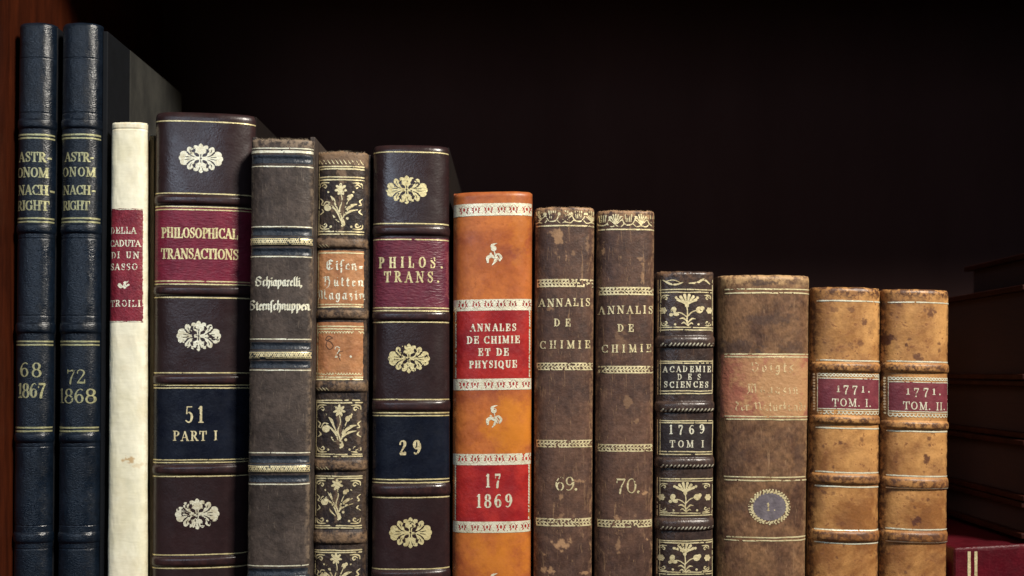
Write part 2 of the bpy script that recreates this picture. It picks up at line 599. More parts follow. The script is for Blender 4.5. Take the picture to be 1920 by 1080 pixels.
FRK['x'] = (.56, [[(.44, .98), (.2, .95), (.14, .68), (.44, .4), (.42, .08), (.2, 0), (.08, .12)], [(.44, .98), (.5, 1.12)]])
FRK['y'] = (.74, [s for s in FRK['n'][1]] + [[(.3, 1.38), (.36, 1.3)], [(.5, 1.38), (.56, 1.3)]])
FRK['w'] = (.74, FRK['u'][1] + [[(.22, 1.38), (.28, 1.3)], [(.46, 1.38), (.52, 1.3)]])


def fraktur(sh, txt, x0, x1, yb, xh, nib=0.2, slope=0.0):
    ws = [FRK[c][0] * xh for c in txt]
    tot = sum(ws)
    k = min(1.25, (x1 - x0) / tot)
    gap = ((x1 - x0) - tot * k) / max(1, len(txt) - 1)
    x = x0
    L = nib * xh
    r = max(0.9, 0.09 * xh)
    for c, w in zip(txt, ws):
        for st in FRK[c][1]:
            pts = np.array([(x + p[0] * xh * k, yb - p[1] * xh) for p in st])
            pts[:, 1] += slope * (pts[:, 0] - (x0 + x1) / 2)
            m = max(2, int(math.ceil(L / 0.7)))
            for q in np.linspace(-.5, .5, m):
                o = np.array([q * L * .75, -q * L * .6])
                sh.stroke(pts + o, r)
        x += w * k + gap


# ------------------------------------------------------------------ gilt motifs
def rosette(sh, cx, cy, sx=1.0, sy=1.0):
    def E(x, y, rx, ry, a=0):
        sh.ell(cx + x * sx, cy + y * sy, rx * sx, ry * sy, a)

    def C(pts, w):
        sh.curve([(cx + x * sx, cy + y * sy) for x, y in pts], [v * sx for v in w])
    for q in (-1, 1):
        E(q * 31, -7.5, 7.5, 6.5)
        E(q * 35, 0, 6, 6)
        E(q * 31, 7.5, 7.5, 6.5)
        E(q * 24, 0, 10, 6.5)
        C([(q * 4, 0), (q * 14, 0), (q * 25, 0)], [3, 5, 11])
        for p in (-1, 1):
            E(q * 19.5, p * 14, 5.6, 9, q * p * -0.35)
            C([(q * 3, p * 1), (q * 12, p * 5), (q * 18, p * 12)], [2.5, 4.5, 7])
            E(q * 9.5, p * 20.5, 5.6, 5)
            C([(q * 1.5, p * 2), (q * 2.5, p * 8), (0, p * 14)], [2, 3, 6])
            C([(q * 15, p * 17), (q * 12, p * 21), (q * 8, p * 22)], [3, 4, 4])
    for p in (-1, 1):
        E(0, p * 23, 4.5, 5.5)
        E(0, p * 16, 9, 6)
        E(-6, p * 12, 5, 3.6)
        E(6, p * 12, 5, 3.6)
        E(0, p * 27, 2, 2.2)
    sh.sub()
    for q in (-1, 1):
        for p in (-1, 1):
            E(q * 7.5, p * 6.8, 5.0, 3.1, q * p * 0.5)
            E(q * 12.8, p * 15.5, 4.6, 1.9, q * p * -0.9)
            C([(q * 12, p * 3.0), (q * 18, p * 5.0), (q * 25, p * 11.5)], [1.2, 1.9, 3.0])
            C([(q * 18, p * 1.6), (q * 24, p * 2.4), (q * 29, p * 3.2)], [.9, 1.7, 1.0])
            C([(q * 17, p * 10), (q * 19.5, p * 14), (q * 20, p * 18)], [.8, 1.8, .9])
        C([(q * 1.5, 16), (q * 3, 21), (q * 4, 24)], [.7, 1.4, .7])
        C([(q * 14.5, -23), (q * 13.5, -17), (q * 9, -11)], [1.6, 1.4, .8])
        C([(q * 14.5, 23), (q * 13.5, 17), (q * 9, 11)], [1.6, 1.4, .8])
    sh.ell(cx, cy, 1.2, 1.2)
    sh.add()


def bouquet(sh, cx, cy, s=1.0, sy=1.0):
    def P(x, y):
        return (cx + x * s, cy + y * s * sy)

    def C(pts, w):
        sh.curve([P(*p) for p in pts], [v * s for v in w])

    def E(x, y, rx, ry, a=0):
        p = P(x, y)
        sh.ell(p[0], p[1], rx * s, ry * s * sy, a)
    for i in range(7):
        a = math.radians(90 + i * 360 / 7)
        E(math.cos(a) * 5.6, -28 - math.sin(a) * 5.6, 4.4, 2.1, -a)
    E(0, -28, 2.2, 2.2)
    C([(0, -22), (2, -10), (-2, 4), (1, 16), (2, 26)], [1.4, 1.7, 2, 2.4, 3.2])
    C([(2, 30), (5, 27), (4, 20)], [3.4, 4, 1.5])
    C([(0, 22), (-6, 8), (-13, 0), (-20, -6)], [1.5, 3, 2.8, 1])
    C([(-1, 12), (-7, 0), (-12, -12), (-16, -17)], [1.2, 2, 4.6, 1.5])
    E(-21, 1, 6, 5.5)
    C([(-28, -2), (-24, -8), (-17, -7)], [1.2, 2, 1.2])
    C([(3, 18), (8, 6), (17, -2), (26, -5)], [1.4, 4, 5.2, 1])
    C([(5, 14), (14, 7), (26, 4)], [1.4, 3.8, 1])
    C([(4, 8), (9, -4), (12, -11)], [1, 1.8, 1.2])
    E(13, -15, 3.6, 4.6, 0.3)
    E(17, -18, 2.5, 2.8)
    C([(-3, 24), (-10, 17), (-13, 12)], [1.2, 3, 1])
    E(10, 18, 2.2, 2.2)


def corner(sh, x, y, qx, qy, s=1.0):
    sh.curve([(x, y + qy * 10 * s), (x + qx * 1 * s, y + qy * 3 * s), (x + qx * 8 * s, y + qy * 0.5 * s), (x + qx * 18 * s, y + qy * 1 * s)], [1.2 * s, 2.6 * s, 3.2 * s, 1.2 * s])
    sh.curve([(x + qx * 3 * s, y + qy * 8 * s), (x + qx * 9 * s, y + qy * 4 * s), (x + qx * 13 * s, y + qy * 7 * s), (x + qx * 11 * s, y + qy * 11 * s), (x + qx * 8 * s, y + qy * 9 * s)], [1.2 * s, 2.4 * s, 2.8 * s, 2.6 * s, 1.6 * s])


def carnation(sh, cx, cy, s=1.0):
    def P(x, y):
        return (cx + x * s, cy + y * s)

    def C(pts, w):
        sh.curve([P(*p) for p in pts], [v * s for v in w])

    def E(x, y, rx, ry, a=0):
        p = P(x, y)
        sh.ell(p[0], p[1], rx * s, ry * s, a)
    for a in (-62, -38, -13, 13, 38, 62):
        t = math.radians(a)
        C([(0, -8), (math.sin(t) * 9, -10 - math.cos(t) * 7), (math.sin(t) * 17, -10 - math.cos(t) * 15)], [1.2, 3.0, 5.0])
    E(0, -7, 3.4, 3.0)
    C([(0, -6), (1, 6), (0, 18), (2, 26)], [1.8, 2, 2.4, 3])
    C([(0, 12), (-8, 6), (-15, 4)], [1.6, 2, 1.4])
    E(-22, 0, 4.4, 5.5, 0.4)
    E(-18, 7, 5.0, 3.2, 0.2)
    E(-26, 8, 3, 3)
    C([(0, 12), (8, 4), (15, 1)], [1.6, 2, 1.4])
    E(21, 0, 6.2, 5.6)
    E(26, -3, 3.5, 3.5)
    C([(1, 20), (-6, 14), (-12, 15)], [1.5, 3, 1])
    C([(1, 22), (8, 15), (14, 15)], [1.5, 3, 1])
    C([(1, 26), (-5, 21), (-9, 23)], [1.5, 2.6, 1])
    C([(1, 26), (7, 22), (10, 24)], [1.5, 2.6, 1])


def daisy(sh, x, y, r):
    for i in range(6):
        a = i * math.pi / 3
        sh.ell(x + math.cos(a) * r * .62, y + math.sin(a) * r * .62, r * .36, r * .36)
    sh.ell(x, y, r * .34, r * .34)


def sprig(sh, cx, cy):
    sh.ell(cx - 1, cy - 11, 5.2, 5.0)
    sh.curve([(cx - 5, cy - 10), (cx - 4, cy - 17), (cx + 5.5, cy - 21)], [2, 5, .8])
    sh.ell(cx - 6.5, cy - 1.5, 2.0, 1.8)
    sh.curve([(cx, cy - 6), (cx + 1, cy - 1), (cx + 2, cy + 3)], [1.2, 2.4, 2])
    sh.curve([(cx - 12, cy + 14), (cx - 12, cy + 6), (cx - 5, cy + 3), (cx - 1, cy + 6)], [4, 6.5, 6, 4], 5)
    sh.curve([(cx + 1, cy + 1), (cx + 8, cy), (cx + 12.5, cy + 6), (cx + 10, cy + 12)], [2.2, 4, 5.2, 3], 5)
    sh.curve([(cx + 3, cy + 2), (cx + 2, cy + 12), (cx - 4, cy + 20)], [3.5, 5.5, 1.2])
    sh.curve([(cx + 5, cy + 3), (cx + 7, cy + 8), (cx + 6, cy + 13)], [1, 2, 1])


def rope(sh, x0, x1, y0, y1, pitch=7.0, edge=1.6):
    sh.rect(x0, x1, y0 - 1, y1 + 1)
    sh.sub()
    m = (y0 + y1) / 2
    x = x0 + 2
    while x < x1 - 2:
        sh.ell(x + 1, m - 3.0, 2.3, 1.6, -.6)
        sh.ell(x + pitch / 2 - 1, m + 3.0, 2.3, 1.6, .6)
        sh.stroke([(x + 3.4, m - 1.2), (x + 5.6, m + .8)], .8)
        x += pitch
    sh.add()


def scallop(sh, x0, x1, y, r, up=1):
    n = max(2, int(round((x1 - x0) / (2 * r))))
    for i in range(n):
        a = x0 + (x1 - x0) * (i + .5) / n
        sh.curve([(a - r, y), (a - r * .6, y + up * r), (a, y + up * r * 1.25), (a + r * .6, y + up * r), (a + r, y)], [1.4, 1.6, 2.2, 1.6, 1.4], 3)


# ------------------------------------------------------------------ books
PAGES = plain('old_paper', (0.24, 0.17, 0.095, 1), (0.36, 0.27, 0.16, 1), 0.9, 900, (8, 0.2, 0.2))


def set_thing(o, label, cat, group=None):
    o['label'] = label
    o['category'] = cat
    if group:
        o['group'] = group


class Book:
    def __init__(self, name, label, x, ytop, mat, group=None, y0=0.0, D=22.0, n=2.8, yaw=0.0, bands=(), head=9.0,
                 slope=(0.0, 0.0), depth=620.0, wob=0.5, rag=0.6, seed=1, board=None, bout=(0.5, 0.5), grooves=(),
                 stains=(), band_mat=None, wear_shade_edge=1.0, wear_band=1.0, wear_head=1.0, boardtop=0.0, cloth=None, stain_noise=0.35,
                 board_in=0.0):
        """x: (left at top, right at top, left at row 1080, right at row 1080), in photo pixels"""
        self.xlt, self.xrt, self.xlb, self.xrb = x
        self.ytop, self.y0, self.D, self.n, self.yaw = ytop, y0, D, n, yaw
        self.bands, self.head, self.slope = bands, head, slope
        self.wob, self.rag, self.seed, self.grooves = wob, rag, seed, grooves
        cb = (self.mid(FLOOR)) * PX
        self.base = np.array([cb, y0 * PX, 0.0])
        e = bpy.data.objects.new(name, None)
        e.empty_display_size = 0.02
        e.location = self.base
        COL.objects.link(e)
        set_thing(e, label, 'book', group)
        self.e = e
        self.mat = mat
        self.build(band_mat or mat, stains, wear_shade_edge, wear_band, wear_head, stain_noise)
        # boards and leaves
        bm_ = board or mat
        zt = (FLOOR - ytop - boardtop) * PX
        w = self.half(FLOOR) * 2 * PX
        lean = (self.mid(ytop) - self.mid(FLOOR)) / (FLOOR - ytop)
        yb0 = (D - 2.0 + board_in) * PX
        yb1 = (D + depth) * PX
        for q, bo in ((-1, bout[0]), (1, bout[1])):
            xo = q * (w / 2 + bo * PX)
            xi = xo - q * 10 * PX
            lo, hi = min(xo, xi), max(xo, xi)
            ycut = yb0 + 118 * PX if cloth else yb1
            o = box_obj('cover_board', (lo, yb0, 0.0), (hi, ycut, zt), bm_, e, 0.0006)
            parts = [o]
            if cloth:
                parts.append(box_obj('cloth_side', (lo, ycut + 0.0002, 0.0), (hi, yb1, zt), cloth, e, 0.0004))
            for p in parts:
                for v in p.data.vertices:
                    wtop = (self.half(ytop) - self.half(FLOOR)) * PX * q
                    v.co.x += (v.co.z) * lean + wtop * v.co.z / zt
        o = box_obj('page_block', (-w / 2 + 12 * PX, 6 * PX + D * PX, 0.002), (w / 2 - 12 * PX, yb1 - 0.003, zt - 0.003), PAGES, e, 0.0)
        for v in o.data.vertices:
            v.co.x += v.co.z * lean

    def lr(self, v):
        t = (v - self.ytop) / (1080.0 - self.ytop)
        c = 1 + (self.y0 + 0.45 * self.D) / (CAMD / PX)
        l = (self.xlt + (self.xlb - self.xlt) * t - 960) * c
        r = (self.xrt + (self.xrb - self.xrt) * t - 960) * c
        return l, r

    def mid(self, v):
        l, r = self.lr(v)
        return (l + r) / 2

    def half(self, v):
        l, r = self.lr(v)
        return (r - l) / 2

    def sl(self, v):
        t = np.clip((v - self.ytop) / (1080.0 - self.ytop), 0, 1.2)
        return self.slope[0] + (self.slope[1] - self.slope[0]) * t

    def bandp(self, v):
        h = np.zeros_like(v)
        for yc, hh, pr in self.bands:
            t = np.clip(np.abs(v - yc) / hh, 0, 1)
            h = np.maximum(h, pr * (1 - t ** 3.2) ** 0.75)
        for yc, hh, pr in self.grooves:
            t = np.clip(np.abs(v - yc) / hh, 0, 1)
            h = h - pr * (1 - t * t) ** 2
        return h

    def pos(self, th, v, off=0.0):
        """th: angle round the spine, v: photo row before slope -> world metres"""
        n = self.n
        sn, cs = np.sin(th), np.cos(th)
        ex = np.sign(sn) * np.abs(sn) ** (2 / n)
        ez = np.abs(cs) ** (2 / n)
        w2 = self.half(v)
        x = ex * w2
        y = self.D * (1 - ez)
        nx = np.sign(sn) * np.abs(ex) ** (n - 1) / w2
        ny = -ez ** (n - 1) / self.D
        nl = np.hypot(nx, ny) + 1e-9
        nx, ny = nx / nl, ny / nl
        wb = (fbm(th * 2.1 + self.seed * 7, v / 38.0 + self.seed, self.seed + 20, 3) - 0.5) * 2 * self.wob
        b = self.bandp(v) * (0.9 + 0.2 * vnoise(th * 3, v / 20.0, self.seed + 31))
        h = b + wb + off
        x = x + nx * (b * 0.38 + wb + off)
        y = y + ny * h
        t = np.clip((self.ytop + self.head - v) / self.head, 0, 1)
        r = self.head * (1 - np.sqrt(np.maximum(0, 1 - t * t)))
        y = y + r * 0.9
        x = x * (1 - 0.25 * r / np.maximum(w2, 1))
        rag = (fbm(th * 5.0 + 3, th * 0 + self.seed * 1.7, self.seed + 40, 4) - 0.5) * 2 * self.rag * smooth(0.2, 1, t)
        row = v + self.sl(v) * x + rag
        cy = 1 + self.y0 / (CAMD / PX)
        row = EYE + (row - EYE) * cy
        y = y + self.yaw * x
        X = (self.mid(v) + x) * PX - self.base[0]
        Y = (y) * PX
        Z = (FLOOR - row) * PX
        return np.stack([X, Y, Z], -1)

    def normal(self, th, v):
        d = 0.004
        a = self.pos(np.clip(th + d, -1.57, 1.57), v) - self.pos(np.clip(th - d, -1.57, 1.57), v)
        vv = np.maximum(v, self.ytop + 0.9)
        b = self.pos(th, vv + 0.7) - self.pos(th, vv - 0.7)
        nn = np.cross(b, a)
        nn /= np.linalg.norm(nn, axis=-1, keepdims=True) + 1e-12
        s = np.sign(nn[..., 1:2])
        return np.where(nn[..., 1:2] > 0.05, -nn, nn)

    def build(self, band_mat, stains, wear_shade_edge, wear_band, wear_head, stain_noise):
        th = np.linspace(-math.pi / 2, math.pi / 2, 1201)
        sn, cs = np.sin(th), np.cos(th)
        ex = np.sign(sn) * np.abs(sn) ** (2 / self.n) * self.half(self.ytop + 200)
        ez = np.abs(cs) ** (2 / self.n) * self.D
        L = np.concatenate([[0], np.cumsum(np.hypot(np.diff(ex), np.diff(ez)))])
        nc = int(L[-1] / 1.5)
        thg = np.interp(np.linspace(0, L[-1], nc), L, th)
        tt = np.linspace(1, 0, 9)
        rows = list(self.ytop + self.head * (1 - np.sin(tt * math.pi / 2)))
        r = rows[-1]
        while r < 1095:
            r += 1.45
            rows.append(r)
        while r < FLOOR - 6:
            r += 6
            rows.append(r)
        rows.append(FLOOR)
        rows = np.array(rows)
        T, V = np.meshgrid(thg, rows)
        P = self.pos(T, V)
        Nn = self.normal(T, V)
        # wear and stain maps
        sn = np.sin(T)
        s = np.abs(sn) ** (2 / self.n)
        X = (np.sign(sn) * s)
        Xp = np.where(True, 960 + (self.mid(V) + X * self.half(V)), 0)
        wear = smooth(0.80, 1.0, s) * 0.8 * wear_shade_edge  # edge rubbing; on the tan books it also paints edge shade
        wear = np.maximum(wear, smooth(0.35, 1.0, self.bandp(V) / max([b[2] for b in self.bands] + [1e3 * (not self.bands)])) * 0.95 * wear_band)
        wear = np.maximum(wear, smooth(self.ytop + 34, self.ytop, V + 18 * (fbm(T * 4, V / 9, self.seed + 50, 3) - .5)) * wear_head)
        st = np.zeros_like(V)
        for (sx, sy, rx, ry, am) in stains:
            dx = (Xp - sx) / rx
            dy = (V - sy) / ry
            d = np.hypot(dx, dy) + (fbm(Xp / (min(rx, ry) * 0.5 + 3), V / (min(rx, ry) * 0.5 + 3), self.seed + 60 + int(sx) % 7, 5) - 0.5) * 5.5 * stain_noise
            d = d + (vnoise(Xp / 1.9, V / 1.9, self.seed + 77) - .5) * .35
            soft = min(1.0, max(0.0, (min(rx, ry) - 8) / 22.0))
            st = np.maximum(st, am * smooth(1.12 + .3 * soft, 0.72 - .55 * soft, d))
        isband = np.zeros(len(rows) - 1, int)
        mids = (rows[1:] + rows[:-1]) / 2
        for k, (yc, hh, pr) in enumerate(self.bands):
            isband[np.abs(mids - yc) < hh] = k + 1
        nr = len(rows)
        idx = np.arange(nr * nc).reshape(nr, nc)
        quads = np.stack([idx[:-1, :-1], idx[1:, :-1], idx[1:, 1:], idx[:-1, 1:]], -1)
        # inner lip of the head so the leather turns in over the leaves
        for k in range(0, len(self.bands) + 1):
            q = quads[isband == k].reshape(-1, 4)
            if not len(q):
                continue
            ids = np.unique(q)
            qq = np.searchsorted(ids, q)
            Vv = P.reshape(-1, 3)[ids]
            Nv = Nn.reshape(-1, 3)[ids]
            wv = wear.reshape(-1)[ids]
            sv = st.reshape(-1)[ids]
            if k == 0:
                m0 = len(Vv)
                top = P[0]
                extra = []
                nx = []
                cx = top[:, 0].mean()
                for (sc, dy, dz) in ((0.97, 3.0, 0.3), (0.93, 7.0, -1.5), (0.9, 9.0, -14.0)):
                    e = top.copy()
                    e[:, 0] = cx + (e[:, 0] - cx) * sc
                    e[:, 1] += dy * PX
                    e[:, 2] += dz * PX
                    extra.append(e)
                    nn = np.zeros_like(e)
                    nn[:, 2] = 1.0
                    nx.append(nn)
                Vv = np.concatenate([Vv] + extra)
                Nv = np.concatenate([Nv] + nx)
                wv = np.concatenate([wv] + [wear[0]] * 3)
                sv = np.concatenate([sv] + [st[0]] * 3)
                r0 = np.searchsorted(ids, idx[0])
                rr = [r0] + [m0 + i * nc + np.arange(nc) for i in range(3)]
                ex_q = [np.stack([rr[i][:-1], rr[i][1:], rr[i + 1][1:], rr[i + 1][:-1]], -1)[:, ::-1] for i in range(3)]
                qq = np.concatenate([qq] + ex_q)
                self.spine = mesh_obj('spine', Vv, [qq], self.mat, self.e, Nv, {'wear': wv, 'stain': sv})
            else:
                mesh_obj('raised_band', Vv, [qq], band_mat, self.e, Nv, {'wear': wv, 'stain': sv})

    def fray(self, count, length, mat, seed, s0=-.9, s1=.9):
        rs = np.random.RandomState(seed)
        V, F = [], []
        for i in range(count):
            s = rs.uniform(s0, s1)
            th = np.array([math.asin(math.copysign(abs(s) ** (self.n / 2), s))])
            p = self.pos(th, np.array([self.ytop + rs.uniform(0.2, 2.5)]))[0]
            L = length * rs.uniform(.3, 1.0) * PX
            d = np.array([rs.normal(0, .7), rs.uniform(-.6, .5), 1.0])
            d /= np.linalg.norm(d)
            bend = np.array([rs.normal(0, .6), rs.normal(0, .3), -.2]) * L
            wv = rs.uniform(.35, .8) * PX
            k = len(V)
            for j, t in enumerate((0, .35, .7, 1.0)):
                c = p + d * L * t + bend * t * t
                V += [c - [wv * (1 - t * .8) / 2, 0, 0], c + [wv * (1 - t * .8) / 2, 0, 0], c + [0, wv * (1 - t * .8), 0]]
            for j in range(3):
                a = k + 3 * j
                F += [[a, a + 1, a + 4, a + 3], [a + 1, a + 2, a + 5, a + 4], [a + 2, a, a + 3, a + 5]]
        o = mesh_obj('frayed_edge', V, [np.array(F)], mat, self.e)
        o['kind'] = 'stuff'

    def sheet(self, y0=None, y1=1110.0):
        l = min(self.xlt, self.xlb) - 3
        r = max(self.xrt, self.xrb) + 3
        return Sheet(l, r, self.ytop + 1 if y0 is None else y0, y1)

    def lay(self, name, sh, mat, parent=None, off=0.35, lim=0.985, stains=()):
        """press a drawn sheet on to the spine as thin leaf"""
        c = sh.contours()
        if c is None:
            return None
        x, y, polys = c
        t = (y - self.ytop) / (1080.0 - self.ytop)
        l = self.xlt + (self.xlb - self.xlt) * t
        r = self.xrt + (self.xrb - self.xrt) * t
        s = np.clip((x - (l + r) / 2) / ((r - l) / 2), -lim, lim)
        th = np.arcsin(np.sign(s) * np.abs(s) ** (self.n / 2))
        P = self.pos(th, y, off)
        Nn = self.normal(th, y)
        ss = np.abs(s)
        wear = smooth(0.85, 1.0, ss)
        st = np.zeros(len(P))
        for (sx, sy, rx, ry, am) in stains:
            d = np.hypot((x - sx) / rx, (y - sy) / ry) + (fbm(x / 9.0, y / 9.0, self.seed + 70, 4) - .5) * 1.4
            st = np.maximum(st, am * smooth(1.15, 0.5, d))
        return mesh_obj(name, P, [p[:, ::-1] for p in polys], mat, parent or self.e, Nn, {'wear': wear, 'stain': st})

    def edges(self, y):
        t = (y - self.ytop) / (1080.0 - self.ytop)
        return self.xlt + (self.xlb - self.xlt) * t, self.xrt + (self.xrb - self.xrt) * t

    def rules(self, ys, mat, pl=1, pr=1, w=1.9, amp=0.3, worn=0.04, off=0.55, seed=1):
        for y in ys:
            sh = self.sheet(y - 7, y + 7)
            l, r = self.edges(y)
            sh.rule(l + pl, r - pr, y, w, amp)
            sh.worn(worn, 5, seed + int(y))
            self.lay('gilt_rule', sh, mat, None, off)

    def label(self, name, y0, y1, mat, pad=(0.5, 0.5), rough=0.6, off=0.25, seed=9, stains=()):
        sh = self.sheet(y0 - 5, y1 + 5)
        X, Y = np.meshgrid(sh.xs, sh.ys)
        t = (Y - self.ytop) / (1080.0 - self.ytop)
        l = self.xlt + (self.xlb - self.xlt) * t + pad[0]
        r = self.xrt + (self.xrb - self.xrt) * t - pad[1]
        F = np.minimum(np.minimum(X - l, r - X), np.minimum(Y - y0, y1 - Y))
        sh.F = F + (fbm(X / 6.0, Y / 6.0, seed, 3) - 0.5) * 2 * rough
        return self.lay(name, sh, mat, off=off, stains=stains)


# ------------------------------------------------------------------ the bookcase
WOOD = wood('mahogany', (0.055, 0.0105, 0.0028, 1), (0.022, 0.004, 0.0012, 1), 0.5)
WOOD.node_tree.nodes['Principled BSDF'].inputs['Specular IOR Level'].default_value = 0.2
WOODB = plain('dark_back_wood', (0.041, 0.0200, 0.0182, 1), (0.033, 0.0155, 0.0140, 1), 0.75, 14, (1, 1, .25))
WOODB.node_tree.nodes['Principled BSDF'].inputs['Specular IOR Level'].default_value = 0.08
case = bpy.data.objects.new('bookcase', None)
COL.objects.link(case)
set_thing(case, 'dark mahogany bookcase compartment that holds the row of old books', 'bookcase')
box_obj('back_panel', (-0.30, 0.222, -0.02), (0.56, 0.236, 0.50), WOODB, case)
box_obj('side_panel', (-0.275, -0.012, 0.0005), (-0.2400, 0.2215, 0.4265), WOOD, case, 0.001)
box_obj('side_panel', (0.52, -0.012, 0.0005), (0.55, 0.2215, 0.4265), WOOD, case, 0.001)
box_obj('shelf_board', (-0.275, -0.05, -0.022), (0.55, 0.2215, 0.0), WOOD, case, 0.002)
box_obj('shelf_board', (-0.275, -0.014, 0.427), (0.55, 0.2215, 0.449), WOOD, case, 0.002)
# rounded bead down the front edge of the left upright
an = np.linspace(0, 2 * math.pi, 25)[:-1]
zz = np.linspace(0.001, 0.4262, 60)
A, Zg = np.meshgrid(an, zz)
Vb = np.stack([-0.23785 + np.cos(A) * 0.0021, -0.0102 + np.sin(A) * 0.0021, Zg], -1).reshape(-1, 3)
ii = np.arange(len(zz) * 24).reshape(len(zz), 24)
jn = np.roll(ii, -1, 1)
Fq = np.stack([ii[:-1], jn[:-1], jn[1:], ii[1:]], -1).reshape(-1, 4)
mesh_obj('bead_moulding', Vb, [Fq], WOOD, case)
box_obj('inner_strip', (-0.2399, -0.0078, 0.0006), (-0.2362, 0.2213, 0.4264), WOOD, case)

# ------------------------------------------------------------------ gold
G_YEL = gilt('gold_leaf', (0.90, 0.78, 0.42, 1), (0.50, 0.37, 0.14, 1), 0.55)
G_PALE = gilt('pale_gold_leaf', (0.90, 0.87, 0.68, 1), (0.55, 0.46, 0.27, 1), 0.45)
G_DULL = gilt('dull_gold_leaf', (0.44, 0.43, 0.24, 1), (0.20, 0.20, 0.12, 1), 0.55, 0.42)
G_OLD = gilt('old_gold_leaf', (0.88, 0.77, 0.46, 1), (0.40, 0.28, 0.12, 1), 0.5, 0.42)
G_FADE = gilt('faded_gold_leaf', (0.66, 0.49, 0.27, 1), (0.34, 0.20, 0.09, 1), 0.3, 0.5)

# ------------------------------------------------------------------ two tall blue volumes
SIDE = plain('shaded_side_leather', (0.006, 0.004, 0.004, 1), (0.010, 0.006, 0.005, 1), 0.8, 120)  # purple boards: shade put into the colour, far darker than the spine leather
SIDEB = plain('shaded_blue_side_leather', (0.0022, 0.0030, 0.0048, 1), (0.0035, 0.0045, 0.007, 1), 0.75, 120)  # blue boards painted near black for the grazing shade on their sides
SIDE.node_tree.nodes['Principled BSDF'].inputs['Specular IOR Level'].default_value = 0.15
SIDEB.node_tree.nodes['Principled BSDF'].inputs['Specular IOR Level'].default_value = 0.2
BLUE = leather('blue_goatskin', (0.0024, 0.0052, 0.0108, 1), (0.0042, 0.0085, 0.0168, 1), rough=0.32, mott=45, grain=1100, gstr=0.3,
               stretch=(.7, 1, 2.0), srot=0.5, spec=0.55, fine=0.3)
CLOTH = plain('grey_marbled_cloth', (0.030, 0.029, 0.024, 1), (0.007, 0.007, 0.006, 1), 0.85, 60, (1, 1, .5))


def blue_book(label, x, bout, seed, words, nums, cloth):
    bands = [(231, 9, 3.6), (428, 9, 3.6), (615, 10, 3.6), (821, 9, 3.6), (1009, 10, 3.6)]
    gr = [(108, 1.6, .9), (211, 1.6, .9), (447, 1.6, .8), (592, 1.6, .8), (838, 1.6, .8), (986, 1.6, .8), (1030, 1.6, .8)]
    b = Book('tall_blue_book', label, x, 40, BLUE, 'tall blue volumes', y0=2, D=26, n=2.4, bands=bands, head=10, wob=0.6, rag=0.5, seed=seed, depth=450, wear_shade_edge=0,
             bout=bout, grooves=gr, cloth=cloth, board=SIDEB, boardtop=10 if cloth else 3)
    for k, (ya, yb, lines) in enumerate(((247, 418, words), (635, 812, nums))):
        sh2 = b.sheet()
        b.rules((252, 258.5, 409, 415.5) if k == 0 else (640, 646.5, 802, 808.5), G_DULL, 0, 0, 2.9, .3, .02, .4, seed)
        for (tx, x0, x1, yc, h, bo, co) in lines:
            roman(sh2, tx, x0, x1, yc, h, bo, co, jit=0.3, seed=int(yc))
        sh2.worn(0.045, 3.2, seed + 5 + k)
        b.lay('gilt_lettering', sh2, G_DULL)
    return b


blue_book('tall blue leather book numbered 68, standing first beside the wooden upright', (34, 102, 22, 93), (0.5, 1.5), 3,
          [('ASTR-', 38, 98, 294, 18, 1.05, .85), ('ONOM', 34, 93, 323, 18, 1.05, .85), ('NACH-', 37, 101, 356, 18, 1.05, .85), ('RIGHT', 34, 94, 385, 18, 1.05, .85)],
          [('68', 41, 83, 693, 27, .72, 1.0), ('1867', 37, 89, 732, 27, .8, .74)], None)
blue_book('tall blue leather book numbered 72 beside the cream book, with grey cloth side', (115, 188, 106, 181), (0.5, 10), 8,
          [('ASTR-', 125, 179, 294, 17, 1.0, .85), ('ONOM', 120, 181, 322, 17, 1.0, .85), ('NACH-', 121, 181, 356, 17, 1.0, .85), ('RIGHT', 120, 172, 385, 17, 1.0, .85)],
          [('72', 129, 165, 706, 26, .66, 1.0), ('1868', 112, 182, 742, 27, .7, 1.0)], CLOTH)

# ------------------------------------------------------------------ cream vellum volume
VEL = leather('cream_vellum', (0.69, 0.66, 0.49, 1), (0.80, 0.775, 0.62, 1), wear=(0.60, 0.52, 0.36, 1), stain=(0.46, 0.27, 0.09, 1), rough=0.5, mott=38, grain=300, gstr=0.12, fine=0.06,
              stretch=(.35, 1, 1.6))
REDL = leather('crimson_label', (0.145, 0.010, 0.022, 1), (0.205, 0.018, 0.032, 1), wear=(0.22, 0.05, 0.05, 1), rough=0.45, mott=90, grain=800, gstr=0.4, fine=0.2)
b = Book('vellum_book', 'slim cream vellum book with crimson label, beside the thick volume 51', (208, 274, 200, 274), 228, VEL, None, y0=4, D=17, n=2.7, head=5, wob=0.7, rag=1.6, seed=12,
         bout=(0.5, 1.5), board_in=34, boardtop=13, stains=[(241, 861, 12, 6, .75), (256, 872, 9, 5, .3), (238, 640, 26, 12, .08), (222, 240, 30, 7, .10), (250, 330, 14, 40, .06), (225, 960, 16, 60, .06), (262, 760, 8, 40, .08), (236, 690, 14, 5, .09), (240, 1060, 40, 20, .10)], wear_head=0.4, wear_shade_edge=0.5, grooves=[(241, 2.0, 1.3)])
lab = b.label('title_label', 391, 604, REDL, (1.5, 5.0), 0.9, 0.3)
sh = b.sheet()
for (tx, x0, x1, yc, h) in (('DELLA', 208, 258, 432, 12), ('CADUTA', 207, 266, 456, 12), ('DI UN', 210, 263, 478, 12), ('SASSO', 208, 260, 500, 12), ('TROILI', 208, 265, 569, 12)):
    roman(sh, tx, x0, x1, yc, h, .95, .95, jit=.4, seed=int(yc))
sh.curve([(224, 535), (229, 539), (236, 534), (243, 527)], [2, 3, 4, 1.5])
sh.ell(228, 534, 4, 2.6, .5)
